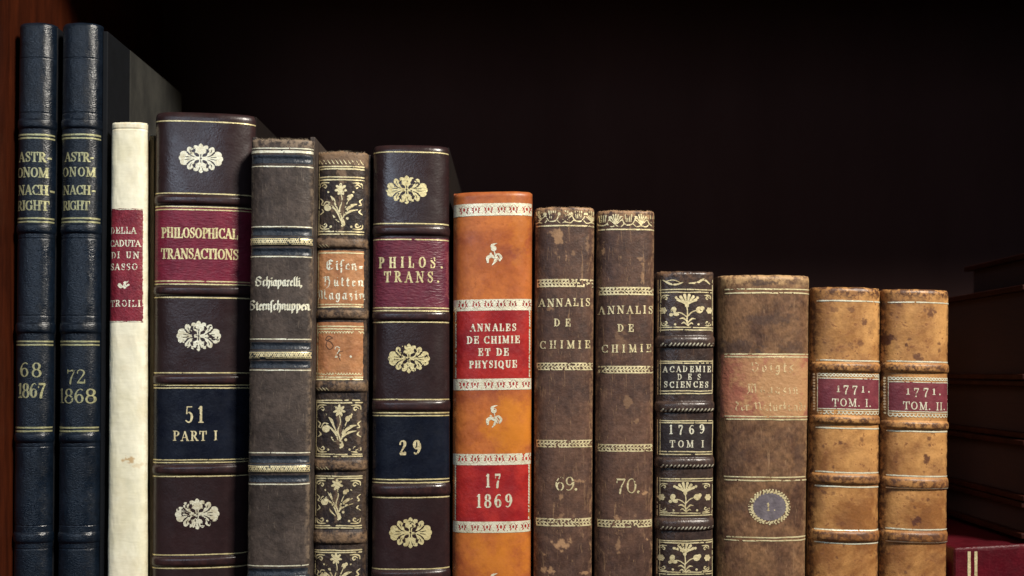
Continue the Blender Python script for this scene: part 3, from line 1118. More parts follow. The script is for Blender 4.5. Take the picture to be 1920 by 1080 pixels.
sh.ell(238, 538, 4.4, 2.6, -.6)
sh.ell(238, 530, 4.6, 2.6, .2)
sh.ell(243, 534, 2.6, 2.2)
sh.worn(0.14, 3.0, 4)
b.lay('gilt_lettering', sh, G_PALE, lab, 0.55)
sh = b.sheet()
for y in (392.5, 602.5):
    l, r = b.edges(y)
    sh.rule(l + 2, r - 5, y, 1.3)
sh.stroke([(269.5, 392), (268.5, 603)], 1.2)
sh.worn(0.3, 5, 2)
b.lay('gilt_tooling', sh, G_PALE, None, 0.55)

# ------------------------------------------------------------------ dark purple pair with rosettes
PURP = leather('aubergine_calf', (0.019, 0.0095, 0.0105, 1), (0.027, 0.0135, 0.0145, 1), wear=(0.042, 0.017, 0.016, 1), rough=0.33, mott=24, grain=700, gstr=0.12, spec=0.6, fine=0.10)
NAVY = leather('navy_label', (0.0050, 0.0065, 0.0135, 1), (0.0075, 0.010, 0.019, 1), rough=0.29, mott=60, grain=700, gstr=0.14, spec=0.4, fine=0.15)
PLUM = leather('plum_label', (0.085, 0.010, 0.027, 1), (0.125, 0.016, 0.034, 1), wear=(0.18, 0.04, 0.05, 1), rough=0.45, mott=70, grain=600, gstr=0.5, stretch=(.5, 1, 1.6), fine=0.15)
CRIM = leather('wine_label', (0.125, 0.007, 0.024, 1), (0.165, 0.012, 0.032, 1), rough=0.42, mott=70, grain=600, gstr=0.4, stretch=(.5, 1, 1.6), fine=0.15)


def purple_book(label, x, ytop, seed, bands, rules, titles, nums, ros, tl, vl, y0, yaw, slope, D, lmat):
    b = Book('dark_purple_book', label, x, ytop, PURP, 'dark purple volumes with gilt rosettes', y0=y0, D=D, n=2.9, yaw=yaw, slope=slope,
             bands=bands, head=13, wob=0.35, rag=0.3, seed=seed, wear_head=0.25, wear_shade_edge=0.35, wear_band=0.5, board=SIDE)
    t = b.label('title_label', tl[0], tl[1], lmat, (1, 1), .5)
    v = b.label('volume_label', vl[0], vl[1], NAVY, (1, 1), .5, seed=3)
    for lines, par in ((titles, t), (nums, v)):
        sh = b.sheet(lines[0][3] - 40, lines[-1][3] + 40)
        for (tx, x0, x1, yc, h, bo, co) in lines:
            roman(sh, tx, x0, x1, yc, h, bo, co, jit=0.5, seed=int(yc))
        sh.worn(0.06, 3.0, seed)
        b.lay('gilt_lettering', sh, G_YEL if par is t else G_OLD, par, 0.55)
    for k, (cx, cy, sx) in enumerate(ros):
        sh = b.sheet(cy - 40, cy + 40)
        rosette(sh, cx, cy, sx, sx * (1 + .03 * (k - 1)))
        sh.worn((.05, .12, .085)[(k + seed) % 3], 3.4, seed + 5 * k)
        b.lay('gilt_ornament', sh, G_PALE if yaw > .05 else G_YEL)
    b.rules(rules, G_YEL, 1, 1, 2.1, .25, .03, .55, seed)
    return b


purple_book('thick dark purple book with number 51 on navy label and long red title', (292, 477, 285, 461), 209, 21,
            [(375, 9, 4.6), (545, 9, 4.6), (712, 9, 4.6), (881, 9, 4.6), (1053, 9, 4.6)],
            (228, 363, 388, 393.5, 527.5, 533, 558, 699, 722, 727.5, 862, 867, 893, 1040, 1065),
            [('PHILOSOPHICAL', 308, 447, 437, 19, 1.0, .72), ('TRANSACTIONS', 307, 448, 476, 19, 1.0, .78)],
            [('51', 352, 386, 777, 31, .75, .72), ('PART I', 330, 411, 817, 18, .9, .9)],
            [(381, 297, .98), (377, 630, .98), (374, 964, .98)], (390, 531), (725, 865), 10, 0.10, (0.012, -0.006), 33, CRIM)
purple_book('dark purple book with number 29 on navy label, beside the orange book', (699, 841, 696, 843), 270, 31,
            [(432, 9, 4.4), (593, 9, 4.4), (761, 10, 4.4), (919, 11, 4.4), (1079, 9, 4.4)],
            (285, 419, 449, 577, 582.5, 604, 749, 774, 779.5, 899, 905, 933, 1067),
            [('PHILOS.', 711, 830, 492, 20, .95, .72), ('TRANS.', 722, 824, 519, 20, .95, .80)],
            [('29', 750, 790, 839, 26, 1.15, .75)],
            [(764, 356, .95), (768, 672, .95), (771, 999, .97)], (446, 580), (777, 902), 2, 0.02, (0.008, -0.006), 31, PLUM)

# ------------------------------------------------------------------ dark grey volume with black letter title
GREY = leather('charcoal_calf', (0.034, 0.025, 0.022, 1), (0.064, 0.048, 0.041, 1), wear=(0.23, 0.17, 0.12, 1), stain=(0.012, 0.016, 0.027, 1), rough=0.55, mott=50, grain=800, gstr=0.25, spec=0.35, scratch=0.75,
               scratchcol=(0.14, 0.108, 0.085, 1), fine=0.32)
NAVB = leather('blue_black_leather', (0.013, 0.018, 0.028, 1), (0.024, 0.030, 0.040, 1), wear=(0.05, 0.055, 0.06, 1), rough=0.4, mott=80, grain=600, gstr=0.5)
bands = [(453, 8, 2.6), (666, 8, 2.6), (879, 8, 2.6), (1088, 8, 2.6)]
gr = [(298, 6, 1.2), (434, 7, 1.6), (472, 7, 1.6), (648, 7, 1.6), (683, 7, 1.6), (861, 7, 1.6), (897, 7, 1.6), (1072, 7, 1.6)]
b = Book('charcoal_book', 'charcoal leather book with two lines of gilt black-letter title', (471, 588, 462, 578), 260, GREY, None, y0=-34, D=20, n=2.9, bands=bands, head=6, wob=0.9, rag=2.2, seed=41,
         grooves=gr, band_mat=NAVB, wear_head=1.0, wear_shade_edge=0.5, wear_band=0.4, bout=(.5, 1.5), slope=(0.01, -0.004))
for (ya, yb) in ((290, 306), (428, 441.5), (465, 478.5), (642, 655), (677, 690), (855, 868), (891, 904), (1066, 1079)):
    b.label('coloured_band', ya, yb, NAVB, (1, 1), .7, 0.15, seed=int(ya))
b.rules((278, 312, 425, 481, 636, 694, 849, 908, 1061), G_PALE, 2, 1, 2.0, .35, .04, .5)
b.rules((284.5,), G_PALE, 2, 1, 4.6, .35, .04, .5)
for yc in (453, 666, 879):
    sh = b.sheet(yc - 12, yc + 12)
    l, r = b.edges(yc)
    sh.rule(l + 1, r - 1, yc - 5.2, 1.4)
    sh.rule(l + 1, r - 1, yc + 5.2, 1.4)
    x = l + 3
    while x < r - 4:
        sh.curve([(x, yc - 3.2), (x + 4, yc + 3.2), (x + 8, yc - 3.2)], [2.0, 1.5, 2.0], 3)
        sh.curve([(x, yc + 3.2), (x + 4, yc - 3.2), (x + 8, yc + 3.2)], [2.0, 1.5, 2.0], 3)
        x += 8
    sh.worn(0.07, 4, int(yc))
    b.lay('gilt_chain', sh, G_OLD, None, 0.5)
sh = b.sheet(500, 600)
fraktur(sh, 'Schiaparelli,', 479, 568, 536, 10.5, .26)
fraktur(sh, 'Sternschnuppen', 466, 581, 581, 10.8, .28)
sh.worn(0.05, 3, 8)
b.lay('gilt_lettering', sh, G_PALE, None, 0.5)

FIB = plain('frayed_fibre', (0.26, 0.20, 0.14, 1), (0.38, 0.30, 0.21, 1), .9, 900)
FIBT = plain('tan_fibre', (0.34, 0.20, 0.11, 1), (0.48, 0.31, 0.18, 1), .9, 900)
b.fray(150, 7, FIB, 5)

# ------------------------------------------------------------------ battered volume with bouquets
BATT = leather('battered_brown_calf', (0.014, 0.010, 0.0125, 1), (0.040, 0.026, 0.019, 1), wear=(0.20, 0.125, 0.072, 1), stain=(0.19, 0.125, 0.08, 1), rough=0.55, mott=80, grain=600, gstr=0.5, spec=0.35, scratch=0.6,
               scratchcol=(0.17, 0.12, 0.08, 1), fine=0.35, wlo=.38, whi=.58)
TAN = leather('orange_tan_label', (0.33, 0.135, 0.055, 1), (0.42, 0.20, 0.085, 1), wear=(0.24, 0.11, 0.06, 1), rough=0.5, mott=70, grain=500, gstr=0.4, scratch=.3, scratchcol=(0.2, 0.075, 0.035, 1), fine=0.2)
bands = [(456, 10, 5), (589, 10, 5), (724, 12, 5), (872, 12, 5), (1008, 13, 5)]
b = Book('battered_book', 'battered brown book with gilt bouquets, orange labels and worn raised bands', (593, 690, 584, 684), 284, BATT, None, y0=6, D=26, n=2.6, bands=bands, head=6, wob=1.1, rag=3.2, seed=51,
         stains=[(640, 380, 6, 55, .6), (618, 385, 14, 12, .5), (635, 800, 5, 60, .45), (630, 930, 5, 50, .45), (660, 300, 40, 14, .75), (612, 297, 22, 12, .6), (635, 455, 45, 10, .6), (640, 330, 8, 18, .8), (630, 1010, 40, 9, .35), (672, 800, 5, 40, .4)],
         wear_head=1.2, wear_shade_edge=.25, wear_band=.55, bout=(1, 4), slope=(0.01, 0.0))
b.fray(70, 6, FIB, 6)
l1 = b.label('title_label', 470, 577, TAN, (5, 6), 1.2, .3)
l2 = b.label('volume_label', 604, 712, TAN, (4, 6), 1.2, .3, seed=4)
sh = b.sheet()
fraktur(sh, 'Eisen-', 612, 681, 506, 11.5, .2)
fraktur(sh, 'Hwtten', 607, 682, 536, 11, .2)
fraktur(sh, 'Magazin', 595, 684, 561, 11, .2)
sh.worn(0.25, 3, 8)
b.lay('gilt_lettering', sh, G_PALE, l1, .6)
sh = b.sheet()
roman(sh, '2.', 628, 662, 660, 21, .7, .9)
sh.worn(0.2, 3, 9)
b.lay('gilt_lettering', sh, G_PALE, l2, .6)
sh = b.sheet(620, 680)
sh.curve([(626, 634), (617, 638), (614, 648), (620, 655), (627, 650), (622, 641), (613, 637), (618, 630), (625, 633)], [1.6] * 5)
sh.curve([(640, 676), (636, 662), (645, 658)], [1.2, 1.6, 1.2])
INK = plain('brown_ink', (0.05, 0.025, 0.015, 1), (0.12, 0.05, 0.025, 1), .7, 700)
b.lay('ink_numeral', sh, INK, l2, .6)
b.rules((312, 317, 332, 337, 434, 439, 474, 571, 575.5, 612, 617, 707, 711, 751, 755, 852, 856, 893, 897, 986, 990, 1032, 1036), G_OLD, 7, 7, 2.3, .6, .09, .6)
sh = b.sheet()
for ya, yb in ((300, 440), (470, 577), (606, 712), (751, 857), (893, 991), (1032, 1100)):
    l, r = b.edges((ya + yb) / 2)
    sh.stroke([(l + 8, ya), (l + 7, yb)], 1.5)
x = 601
while x < 683:
    sh.stroke([(x, 300), (x + 5, 307)], [1.0, 2.2])
    x += 7.5
l, r = b.edges(702)
scallop(sh, l + 6, r - 8, 699, 2.6)
scallop(sh, 598, 682, 625, 2.6, -1)
for yc in (456, 724, 872):
    for q in range(4):
        sh.stroke([(596 + q * 6, yc + 3), (601 + q * 6, yc + 8)], [1, 2])
sh.worn(0.14, 4, 6)
b.lay('gilt_tooling', sh, G_OLD, None, .6)
for (cx, cy, ya, yb, s) in ((641, 388, 340, 432, 1.18), (638, 803, 757, 850, 1.2), (634, 940, 899, 984, 1.12), (632, 1078, 1038, 1125, 1.12)):
    sh = b.sheet(ya - 6, min(yb + 6, 1108))
    bouquet(sh, cx, cy, s)
    l, r = b.edges(cy)
    for qx, ex_ in ((1, l + 10), (-1, r - 9)):
        corner(sh, ex_, ya + 2, qx, 1, .95)
        corner(sh, ex_, yb - 2, qx, -1, .95)
        m = (ya + yb) / 2
        sh.curve([(ex_, m - 14), (ex_ + qx * 5, m - 9), (ex_ + qx * 2, m - 3), (ex_ + qx * 7, m - 1)], [1.2, 2.6, 2.2, 1.2], 4)
        sh.curve([(ex_, m + 16), (ex_ + qx * 6, m + 11), (ex_ + qx * 3, m + 6)], [1.2, 3.0, 1.4], 4)
        sh.ell(ex_ + qx * 20, yb - 7, 2.2, 2.2)
        sh.ell(ex_ + qx * 16, ya + 20, 1.8, 1.8)
    sh.worn(0.13, 3.5, int(cy))
    b.lay('gilt_ornament', sh, G_OLD, None, .5)

# ------------------------------------------------------------------ orange calf volume
ORAN = leather('orange_calf', (0.255, 0.058, 0.022, 1), (0.50, 0.150, 0.034, 1), wear=(0.36, 0.12, 0.035, 1), stain=(0.58, 0.20, 0.020, 1), rough=0.40, mott=36, grain=600, gstr=0.08, spec=0.45, fine=0.10, mlo=.38, mhi=.64,
               speck=(0.30, 0.075, 0.012, 1), speckamt=.55)
SCAR = leather('scarlet_label', (0.235, 0.009, 0.012, 1), (0.36, 0.020, 0.016, 1), rough=0.42, mott=60, grain=500, gstr=0.2, fine=0.1)
b = Book('orange_book', 'bright orange calf book with scarlet labels and pale gilt bands', (850, 998, 848, 995), 358, ORAN, None, y0=0, D=32, n=2.75, head=10, wob=0.6, rag=.4, seed=61, stains=[(960, 800, 45, 60, .75), (930, 1050, 60, 60, .6), (975, 430, 20, 60, .35)], slope=(-0.02, -0.006), wear_head=.3, wear_shade_edge=.5)
t = b.label('title_label', 578, 714, SCAR, (7, 5), .5)
v = b.label('volume_label', 868, 981, SCAR, (7, 5), .5)
sh = b.sheet()
for (tx, x0, x1, yc, h, co) in (('ANNALES', 882, 968, 614, 13.5, .85), ('DE CHIMIE', 876, 974, 637, 13.5, .9), ('ET DE', 897, 954, 660, 13.5, .9), ('PHYSIQUE', 880, 969, 683, 13.5, .85)):
    roman(sh, tx, x0, x1, yc, h, 1.15, co, jit=.3, seed=int(yc))
sh.worn(0.04, 3, 6)
b.lay('gilt_lettering', sh, G_PALE, t, .55)
sh = b.sheet()
roman(sh, '17', 911, 940, 901, 25, .85, .7)
roman(sh, '1869', 894, 960, 939, 25, .85, .75)
sh.worn(0.03, 3, 7)
b.lay('gilt_lettering', sh, G_PALE, v, .55)
for k, (ya, yb, n) in enumerate(((381, 404, 6), (561, 582, 6), (710, 731, 6), (851, 872, 6), (978, 999, 6))):
    sh = b.sheet(ya - 6, yb + 6)
    l, r = b.edges(ya)
    sh.rect(l + 1.2, r - 1.2, ya, yb)
    sh.sub()
    yc = (ya + yb) / 2 - .5
    rs = random.Random(k)
    for q in range(n):
        x = l + 20 + q * 23.3 + rs.uniform(-1.5, 1.5)
        s = rs.uniform(.85, 1.1)
        g = (-1) ** k
        for a in (-1, 1):
            sh.curve([(x + a * 1.5 * s, yc - g * 7 * s), (x + a * 5 * s, yc - g * 3.5 * s), (x + a * 5.2 * s, yc + g * 2 * s), (x + a * 3.2 * s, yc + g * 5.5 * s)], [.6, 1.1, 1.2, .5], 3)
            sh.curve([(x + a * 6.2 * s, yc - g * 1 * s), (x + a * 8.8 * s, yc - g * 4.0 * s)], [2.6, .9], 3)
            sh.curve([(x + a * 6.0 * s, yc + g * 1.5 * s), (x + a * 8.6 * s, yc + g * 2.5 * s)], [2.4, .8], 3)
            sh.curve([(x + a * 4.6 * s, yc + g * 4.5 * s), (x + a * 6.0 * s, yc + g * 7.5 * s)], [2.6, 1.4], 3)
        sh.ell(x, yc, 2.0 * s, 3.4 * s)
        sh.ell(x + 12, yc + g * 7, .9, .8)
    sh.add()
    sh.worn(0.03, 4, k)
    b.label('red_underlay', ya + 1.2, yb - 1.2, SCAR, (2.2, 2.2), .3, .25, seed=k)
    b.lay('gilt_band', sh, G_PALE, None, .5)
for cy in (477, 781, 1096):
    sh = b.sheet(cy - 25, min(cy + 25, 1108))
    sprig(sh, 927, cy)
    sh.worn(0.06, 3, cy)
    b.lay('gilt_ornament', sh, G_PALE, None, .5)
for ya, yb in ((583, 709), (873, 977)):
    for side in (0, 1):
        sh = b.sheet(ya - 5, yb + 5)
        y = ya
        while y < yb - 2:
            l, r = b.edges(y)
            x = r - 4.5 if side else l + 5.5
            sh.stroke([(x, y), (x + .5, y + 3)], 2.4)
            y += 5.5
        sh.worn(.2, 4, 3 + side)
        b.lay('gilt_dotted_border', sh, G_PALE, None, .55)

# ------------------------------------------------------------------ two rubbed brown volumes
BRN = leather('rubbed_brown_calf', (0.056, 0.029, 0.022, 1), (0.105, 0.054, 0.036, 1), wear=(0.34, 0.20, 0.105, 1), stain=(0.40, 0.235, 0.125, 1), rough=0.5, mott=55, grain=700, gstr=0.22, spec=0.4, scratch=0.8,
              scratchcol=(0.27, 0.16, 0.085, 1), fine=0.28)


def brown_book(label, x, ytop, seed, pal, prule, ropes, titles, num, stains):
    b = Book('rubbed_brown_book', label, x, ytop, BRN, 'rubbed brown volumes with gilt rope bands', y0=4, D=28, n=2.5, head=5, wob=0.6, rag=2.0, seed=seed, stains=[(q[0], q[1], q[2] * .82, q[3] * .82, q[4] * .85) for q in stains], stain_noise=.5,
             wear_head=.9, wear_shade_edge=.55, bout=(.5, .5))
    b.fray(130, 3.6, FIBT, seed)
    sh = b.sheet(pal[0] - 4, prule + 6)
    l, r = b.edges(pal[0])
    w = r - l
    for q, cx in enumerate(np.linspace(l + w * .06, r - w * .06, 5)):
        cx = cx + (0 if seed % 2 else w * .03)
        if (q + seed) % 2:
            for a in (-70, -45, -22, 0, 22, 45, 70):
                tt = math.radians(a)
                sh.curve([(cx, pal[1] - 2), (cx + math.sin(tt) * 7, pal[1] - 6 - math.cos(tt) * 7), (cx + math.sin(tt) * 12, pal[1] - 7 - math.cos(tt) * 15)], [1.2, 1.8, 2.8], 3)
            sh.curve([(cx - 15, pal[1] - 4), (cx - 9, pal[1] + 1), (cx, pal[1] - 1), (cx + 9, pal[1] + 1), (cx + 15, pal[1] - 4)], 1.8, 3)
        else:
            sh.curve([(cx - 13, pal[0] + 9), (cx - 8, pal[1] - 5), (cx, pal[1] - 2), (cx + 8, pal[1] - 5), (cx + 13, pal[0] + 9)], [1.4, 2.4, 2.4, 2.4, 1.4], 4)
            for dx in (-6, -2, 2, 6):
                sh.stroke([(cx + dx * .7, pal[1] - 8), (cx + dx, pal[0] + 4)], [1.2, 2.4])
            sh.ell(cx - 13, pal[0] + 9, 3, 3)
            sh.ell(cx + 13, pal[0] + 9, 3, 3)
    sh.worn(0.28, 4, seed)
    b.lay('gilt_palmette_frieze', sh, G_OLD, None, .5)
    b.rules((prule,), G_OLD, 3, 2, 2.4, .4, .07, .5, seed)
    for ya, yb in ropes:
        sh = b.sheet(ya - 5, yb + 5)
        l, r = b.edges(ya)
        rope(sh, l + 4, r - 2, ya, yb, 6.6, 2.0)
        sh.worn(0.18, 4, seed + ya)
        b.lay('gilt_rope_band', sh, G_OLD, None, .5)
    sh = b.sheet(540, 700)
    for (tx, x0, x1, yc, h) in titles:
        roman(sh, tx, x0, x1, yc, h, 1.0, .95, jit=.5, seed=int(yc), slope=-.012)
    sh.worn(0.06, 3, seed + 9)
    b.lay('gilt_lettering', sh, G_OLD, None, .5)
    sh = b.sheet(870, 950)
    roman(sh, num[0], num[1], num[2], num[3], num[4], .62, 1.1, old=False)
    sh.worn(0.15, 3, seed)
    b.lay('gilt_numeral', sh, G_OLD, None, .5)
    return b


brown_book('rubbed brown book numbered 69 with star-shaped tan scuff near its foot', (1004, 1115, 1001, 1110), 388, 71, (392, 417), 423, [(524, 537), (681, 693), (826, 838), (973, 986)],
           [('ANNALIS', 1010, 1106, 567, 14.5), ('DE', 1038, 1069, 605, 14), ('CHIMIE', 1012, 1106, 646, 14.5)], ('69.', 1040, 1083, 907, 26),
           [(1048, 446, 10, 17, .8), (1040, 438, 14, 8, .6), (1030, 577, 7, 9, .55), (1055, 1018, 17, 15, .95), (1027, 1070, 13, 7, .9), (1098, 1075, 12, 3, .7), (1086, 902, 14, 3.5, .6), (1052, 932, 4, 6, .6), (1055, 968, 8, 7, .4), (1021, 1040, 3, 3, .7),
            (1062, 480, 1.6, 9, .6), (1043, 475, 3, 4, .5), (1102, 455, 4, 16, .35), (1075, 475, 4, 5, .4)])
brown_book('rubbed brown book numbered 70 beside the small black-labelled book', (1120, 1228, 1116, 1224), 394, 74, (399, 424), 430, [(539, 552), (687, 699), (834, 846), (976, 988)],
           [('ANNALIS', 1122, 1224, 581, 14.5), ('DE', 1157, 1187, 615, 14), ('CHIMIE', 1128, 1221, 653, 14.5)], ('70.', 1153, 1200, 911, 28),
           [(1133, 468, 3, 14, .75), (1204, 486, 8, 10, .5), (1205, 520, 3, 12, .5), (1177, 757, 9, 14, .35), (1160, 1020, 5, 20, .5), (1158, 970, 7, 7, .6), (1212, 925, 9, 4, .8), (1165, 640, 12, 30, .25), (1194, 790, 6, 5, .4), (1215, 1013, 3, 3, .8), (1120, 805, 3, 30, .35)])

# ------------------------------------------------------------------ small dark volume with carnations
DRK = leather('dark_brown_calf', (0.030, 0.020, 0.019, 1), (0.052, 0.032, 0.026, 1), wear=(0.15, 0.085, 0.05, 1), stain=(0.20, 0.11, 0.06, 1), rough=0.34, mott=60, grain=600, gstr=0.35, spec=0.6, scratch=0.5,
              scratchcol=(0.14, 0.08, 0.05, 1), fine=0.25)
BLK = leather('black_label', (0.017, 0.012, 0.013, 1), (0.024, 0.017, 0.018, 1), rough=0.45, mott=60, grain=500, gstr=0.3, fine=0.2)
bands = [(641, 11, 6), (763, 10, 6), (868, 10, 6), (984, 11, 6)]
b = Book('carnation_book', 'small dark brown book with gilt carnations, black title label, thick ridges', (1232, 1340, 1230, 1338), 508, DRK, None, y0=8, D=27, n=2.5, bands=bands, head=7, wob=0.9, rag=2.4, seed=81,
         stains=[(1250, 512, 14, 5, .6)], wear_head=.6, wear_shade_edge=.5, wear_band=.12)
t = b.label('title_label', 675, 741, BLK, (2, 3), .6, .25)
v = b.label('volume_label', 787, 853, BLK, (2, 3), .6, .25)
sh = b.sheet()
for (tx, x0, x1, yc, h) in (('ACADEMIE', 1242, 1332, 692, 11), ('DES', 1268, 1312, 706.5, 10.5), ('SCIENCES', 1244, 1327, 721, 11)):
    roman(sh, tx, x0, x1, yc, h, .95, .9, jit=.4, seed=int(yc))
sh.worn(.06, 3, 4)
b.lay('gilt_lettering', sh, G_PALE, t, .55)
sh = b.sheet()
roman(sh, '1769', 1253, 1319, 805, 17, .9, .8, jit=.8)
roman(sh, 'TOM I', 1254, 1318, 832, 13, .9, .95, jit=.5)
sh.worn(.10, 4, 5)
b.lay('gilt_lettering', sh, G_PALE, v, .55)
b.rules((543, 548, 614, 618.5, 677, 681, 733, 738, 789, 793, 847, 852, 898, 902, 962, 966.5, 1014, 1018, 1073, 1077), G_OLD, 6, 4, 1.9, .6, .08, .55)
sh = b.sheet()
for ya, yb in ((524, 622), (675, 740), (787, 853), (896, 968), (1012, 1100)):
    for dx in (4, 8):
        sh.stroke([(1231 + dx - (ya - 508) * .004, ya), (1231 + dx - (yb - 508) * .004, yb)], 1.2)
    sh.stroke([(1336, ya), (1335, yb)], 1.5)
for yc in (646, 769, 874, 990):
    sd = b.sheet(yc - 8, yc + 8)
    x = 1240
    while x < 1332:
        sd.stroke([(x, yc + 2), (x + 3.5, yc - 2.5)], [3.2, 2.0])
        x += 7
    sd.worn(.16, 5, yc)
    b.lay('gilt_hatching', sd, G_PALE, None, .55)
sh.curve([(1243, 525), (1255, 532), (1268, 533), (1282, 528)], [2, 4, 3, 1.5])
sh.curve([(1290, 531), (1305, 530), (1318, 524), (1330, 532)], [2, 4, 4, 2])
sh.curve([(1248, 527), (1262, 525), (1276, 531)], [1.4, 2, 1])
sh.worn(.13, 4, 6)
b.lay('gilt_tooling', sh, G_OLD, None, .55)
for (cx, cy, ya, yb, s) in ((1286, 583, 550, 612, 1.12), (1283, 934, 904, 961, 1.05), (1282, 1048, 1020, 1072, 1.05)):
    sh = b.sheet(ya - 4, min(yb + 8, 1108))
    carnation(sh, cx, cy - 2, s)
    for q in (-1, 1):
        daisy(sh, cx + q * 43, cy - 1, 6.5)
        corner(sh, cx + q * 46, ya + 3, -q, 1, .75)
        corner(sh, cx + q * 46, yb - 1, -q, -1, .75)
        sh.ell(cx + q * 20, ya + 8, 2.5, 2.5)
        sh.ell(cx + q * 22, yb - 4, 2.2, 2.2)
    sh.worn(0.07, 3, int(cy))
    b.lay('gilt_ornament', sh, G_OLD, None, .5)

# ------------------------------------------------------------------ stout mottled brown volume
MOT = leather('mottled_brown_calf', (0.075, 0.036, 0.022, 1), (0.175, 0.092, 0.046, 1), wear=(0.42, 0.26, 0.125, 1), stain=(0.050, 0.030, 0.026, 1), rough=0.55, mott=65, grain=800, gstr=0.3, stretch=(1, 1, .5), srot=-.7, spec=0.3,
              scratch=0.5, scratchcol=(0.33, 0.20, 0.11, 1), fine=0.35, mlo=.40, mhi=.62, wlo=.38, whi=.60)
FLAB = leather('faded_red_label', (0.27, 0.085, 0.052, 1), (0.31, 0.125, 0.066, 1), wear=(0.24, 0.085, 0.06, 1), stain=(0.40, 0.215, 0.095, 1), rough=0.6, mott=45, grain=500, gstr=0.4, fine=0.2, scratch=.4, scratchcol=(0.42, 0.26, 0.15, 1))
b = Book('stout_brown_book', 'stout mottled brown book with oval medallion and faded reddish label', (1350, 1521, 1348, 1513), 515, MOT, None, y0=-2, D=38, n=2.5, head=10, wob=0.8, rag=1.0, seed=91, slope=(0.004, 0.004),
         stains=[(1430, 530, 22, 6, .8), (1500, 529, 22, 6, .4), (1440, 598, 50, 9, .5), (1390, 650, 40, 14, .7), (1490, 655, 30, 12, .5), (1380, 860, 25, 30, .4), (1395, 950, 40, 14, .45), (1500, 860, 14, 40, .4)],
         wear_head=.9, wear_shade_edge=.35)
t = b.label('title_label', 665, 784, FLAB, (3, 1), 1.0, .25, stains=[(1470, 725, 85, 85, .95), (1410, 700, 40, 40, .6)])
sh = b.sheet()
fraktur(sh, 'Voigtx', 1402, 1484, 697, 11.5, .2, .0)
fraktur(sh, 'Magazin', 1396, 1494, 738, 11.5, .2, .01)
fraktur(sh, 'der Naturkunde', 1376, 1512, 770, 10.5, .2, .005)
sh.worn(.36, 3, 4)
b.lay('gilt_lettering', sh, G_FADE, t, .5)
b.rules((542, 549, 664, 669, 781, 786.5, 895, 901, 1008, 1014), G_OLD, 10, 2, 2.3, .5, .08, .55)
sh = b.sheet(900, 1000)
sh.ell(1439, 950, 31, 26)
MEDC = leather('grey_violet_paint', (0.105, 0.088, 0.105, 1), (0.145, 0.125, 0.14, 1), rough=.6, mott=120, grain=500, gstr=.3)
med = b.lay('oval_medallion', sh, MEDC, None, .4)
sh = b.sheet(900, 1000)
for q in range(30):
    a = q * 2 * math.pi / 30
    x, y = 1439 + math.cos(a) * 33.5, 950.5 + math.sin(a) * 28.5
    sh.ell(x, y, 4.6, 2.1, a + .9)
for q in range(40):
    a = q * 2 * math.pi / 40
    sh.ell(1439 + math.cos(a) * 38, 950.5 + math.sin(a) * 32.5, 1.7, 1.7)
roman(sh, '1.', 1433, 1450, 950, 15, 1.1, .9)
sh.worn(.24, 4, 3)
b.lay('gilt_wreath', sh, G_OLD, med, .65)

# ------------------------------------------------------------------ two tan volumes
TANC = leather('honey_tan_calf', (0.225, 0.092, 0.028, 1), (0.50, 0.258, 0.088, 1), wear=(0.09, 0.038, 0.018, 1), stain=(0.085, 0.030, 0.018, 1), rough=0.48, mott=48, grain=700, gstr=0.2, spec=0.4, scratch=0.35,  # dark wear tone: rubbing on the bands, painted shade along the spine edges
               scratchcol=(0.27, 0.125, 0.045, 1), fine=0.14, speck=(0.17, 0.065, 0.025, 1), speckamt=.75, wlo=.44, whi=.58, mlo=.38, mhi=.64)
WINE = leather('wine_red_label', (0.135, 0.022, 0.034, 1), (0.185, 0.04, 0.05, 1), rough=.45, mott=60, grain=600, gstr=.25, fine=.15)


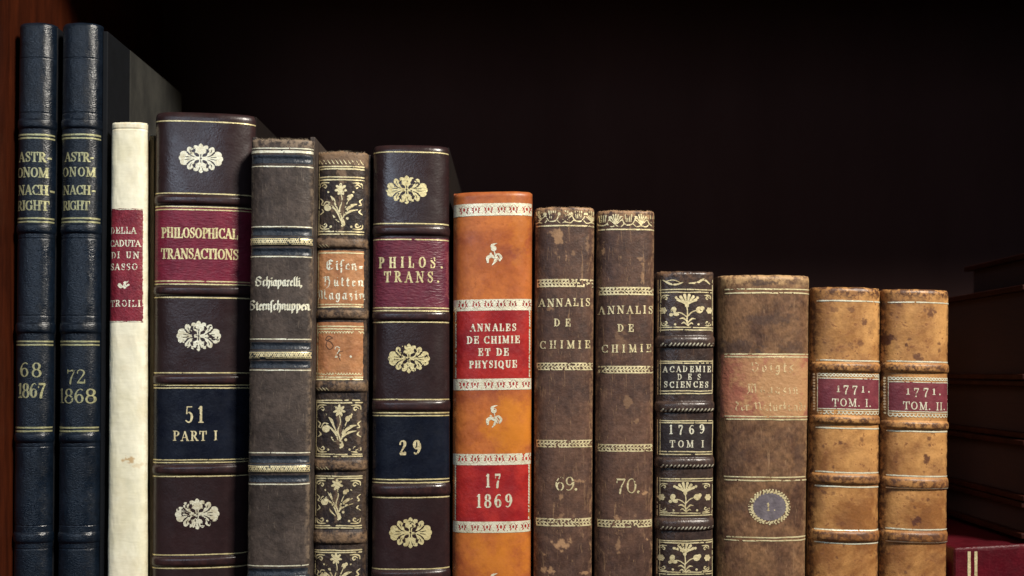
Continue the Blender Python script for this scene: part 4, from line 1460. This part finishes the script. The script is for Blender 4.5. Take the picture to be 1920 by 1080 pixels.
def tan_book(label, x, ytop, seed, bands, rules, lab, words, zig, stains):
    rs = random.Random(seed)
    l0, r0 = x[0], x[1]
    stains = list(stains)
    for q in range(34):
        stains.append((rs.uniform(l0 + 8, r0 - 6), rs.uniform(ytop + 10, 1080), rs.uniform(1.5, 4.5), rs.uniform(1.5, 4), rs.uniform(.3, .75)))
    for q in range(9):
        stains.append((rs.choice((l0 + 12, r0 - 16, rs.uniform(l0, r0))), rs.uniform(ytop + 20, 1080), rs.uniform(10, 24), rs.uniform(12, 34), rs.uniform(.16, .34)))
    b = Book('tan_book', label, x, ytop, TANC, 'tan calf volumes of 1771', y0=6, D=36, n=2.35, bands=bands, head=9, wob=0.6, rag=1.0, seed=seed, stains=stains, wear_head=.75, wear_shade_edge=.9, wear_band=.65, slope=(0.022, 0.022), bout=(.5, .5))
    t = b.label('volume_label', lab[0], lab[1], WINE, (9, 3.5), .5, .25)
    sh = b.sheet(lab[0] - 10, lab[1] + 10)
    for (tx, x0, x1, yc, h, old) in words:
        roman(sh, tx, x0, x1, yc, h, .8, 1.0, old=old, jit=.4, seed=int(yc))
    sh.worn(.05, 3, seed)
    b.lay('gilt_lettering', sh, G_PALE, t, .55)
    b.rules(rules, G_PALE, 8, 3, 2.4, .5, .06, .55, seed)
    sh = b.sheet()
    l, r = b.edges(lab[0])
    sh.rule(l + 9, r - 4, lab[0] + 1, 1.6)
    sh.rule(l + 9, r - 4, lab[1] - 1, 1.6)
    scallop(sh, l + 9, r - 4, lab[0] - 7, 3.0)
    scallop(sh, l + 9, r - 4, lab[0] - 4, 3.0, -1)
    scallop(sh, l + 9, r - 4, lab[1] + 4, 3.6)
    sh.rule(l + 9, r - 4, lab[1] + 3, 1.4)
    sh.stroke([(l + 9.5, lab[0] - 8), (l + 9.2, lab[1] + 6)], 1.2)
    sh.stroke([(r - 4, lab[0] - 8), (r - 4.2, lab[1] + 6)], 1.2)
    y = lab[0] - 6
    while y < lab[1] + 4:
        sh.ell(l + 4.5, y, 1.7, 2.0)
        y += 5.5
    sh.worn(.1, 4, seed + 2)
    b.lay('gilt_tooling', sh, G_PALE, None, .55)
    return b


tan_book('tan calf book with wine label reading TOM. I.', (1525, 1654, 1519, 1650), 538, 101,
         [(689, 9, 5.5), (788, 8, 5.5), (899, 10, 5.5), (1006, 11, 5.5)], (564, 676, 803, 886, 913, 994, 1019), (709, 768),
         [('1771.', 1563, 1627, 727, 16, True), ('TOM. I.', 1556, 1630, 755, 14.5, False)], 0,
         [(1623, 604, 6, 8, .8), (1598, 581, 7, 5, .6), (1566, 581, 7, 5, .5), (1540, 583, 6, 4, .5), (1596, 645, 6, 5, .5), (1615, 643, 6, 5, .6), (1555, 650, 28, 20, .35), (1577, 831, 4, 4, .8), (1619, 824, 4, 5, .6), (1550, 560, 14, 6, .35), (1560, 912, 6, 4, .6), (1550, 925, 3, 3, .7), (1578, 983, 8, 4, .5), (1600, 550, 18, 5, .3)])
tan_book('tan calf book with wine label reading TOM. II.', (1657, 1783, 1653, 1779), 542, 108,
         [(690, 9, 5.5), (798, 8, 5.5), (907, 11, 5.5), (1008, 11, 5.5)], (567, 678, 809, 893, 916, 993, 1017), (716, 773),
         [('1771.', 1693, 1760, 732, 16, True), ('TOM. II.', 1688, 1770, 761, 14.5, False)], 0,
         [(1747, 586, 10, 10, .8), (1672, 636, 10, 9, .95), (1724, 667, 9, 9, .8), (1703, 647, 3, 4, .9), (1765, 643, 3, 4, .7), (1680, 565, 10, 5, .4), (1745, 821, 6, 5, .8), (1740, 861, 6, 11, .9), (1720, 976, 8, 8, .98), (1717, 951, 3, 4, .7), (1743, 936, 3, 3, .7), (1672, 925, 4, 5, .4), (1714, 938, 6, 4, .4), (1745, 835, 3, 3, .6), (1735, 553, 3, 3, .8)])

# ------------------------------------------------------------------ the flat pile at the right
MAR = leather('maroon_goatskin', (0.060, 0.0032, 0.0075, 1), (0.090, 0.0055, 0.011, 1), rough=0.36, mott=40, grain=620, gstr=0.3, spec=0.4, fine=0.15, scratch=.25, scratchcol=(0.22, 0.035, 0.05, 1))
DKR = leather('dark_red_brown_leather', (0.020, 0.0045, 0.003, 1), (0.032, 0.0075, 0.0045, 1), rough=0.6, spec=0.1, mott=40, grain=420, gstr=0.4, fine=0.2)
EDG = plain('dark_red_page_edges', (0.018, 0.0045, 0.0035, 1), (0.030, 0.0075, 0.005, 1), .95, 300, (.2, .2, 6))
mb = bpy.data.objects.new('maroon_book', None)
mb.location = (0.2105, 0.008, 0.0)
COL.objects.link(mb)
set_thing(mb, 'maroon leather book lying flat beside the last tan book, two gilt lines', 'book', None)
o = box_obj('leather_cover', (0, 0, 0.0), (0.16, 0.15, 0.0742), MAR, mb, 0.0019)
for vv in o.data.vertices:
    if vv.co.z > 0.04:
        vv.co.z += vv.co.x * 0.055
for x in (0.0072, 0.0104):
    Vs = []
    zs = np.linspace(0.0, 0.0727, 40)
    for z in zs:
        wv = 0.00105 * (0.9 + .25 * float(vnoise(z * 900, x * 999, 4)))
        Vs += [(x - wv / 2 * 1.3, -0.00012, z), (x + wv / 2 * 1.3, -0.00012, z)]
    q = np.array([[2 * i, 2 * i + 1, 2 * i + 3, 2 * i + 2] for i in range(39)])
    mesh_obj('gilt_line', Vs, [q], G_OLD, mb)
z = 0.0784
for k, (h, x0, y0_, y1_) in enumerate(((0.0180, 0.2425, 0.004, 0.170), (0.0295, 0.243, 0.003, 0.178), (0.0285, 0.246, 0.002, 0.180), (0.0460, 0.244, 0.006, 0.175), (0.0200, 0.266, 0.004, 0.128))):
    z1 = z + h - 0.0004
    lab = ['thin dark red-brown book lying directly on the maroon book in the flat pile', 'second dark book up, lying in the pile above the maroon book', 'middle dark red-brown book of the flat pile at the right edge',
           'thickest dark red-brown book in the flat pile at the right', 'topmost short dark book lying on the pile at the right'][k]
    e = bpy.data.objects.new('stacked_book', None)
    y0_ += 0.004
    e.location = (x0, y0_, z)
    COL.objects.link(e)
    set_thing(e, lab, 'book', 'dark books lying in a flat pile')
    hh = z1 - z
    dp = y1_ - y0_
    zoff = 0.16 * 0.0
    box_obj('cover_board', (0, 0, 0), (0.15, dp, 0.0028), DKR, e, 0.0008)
    box_obj('cover_board', (0, 0, hh - 0.0028), (0.15, dp, hh), DKR, e, 0.0008)
    box_obj('page_block', (0.004, 0.004, 0.0029), (0.15, dp - 0.004, hh - 0.0029), EDG, e)
    box_obj('spine', (0.004, -0.0015, 0.0002), (0.15, 0.0035, hh - 0.0002), DKR, e, 0.0012)
    z = z1 + 0.0004
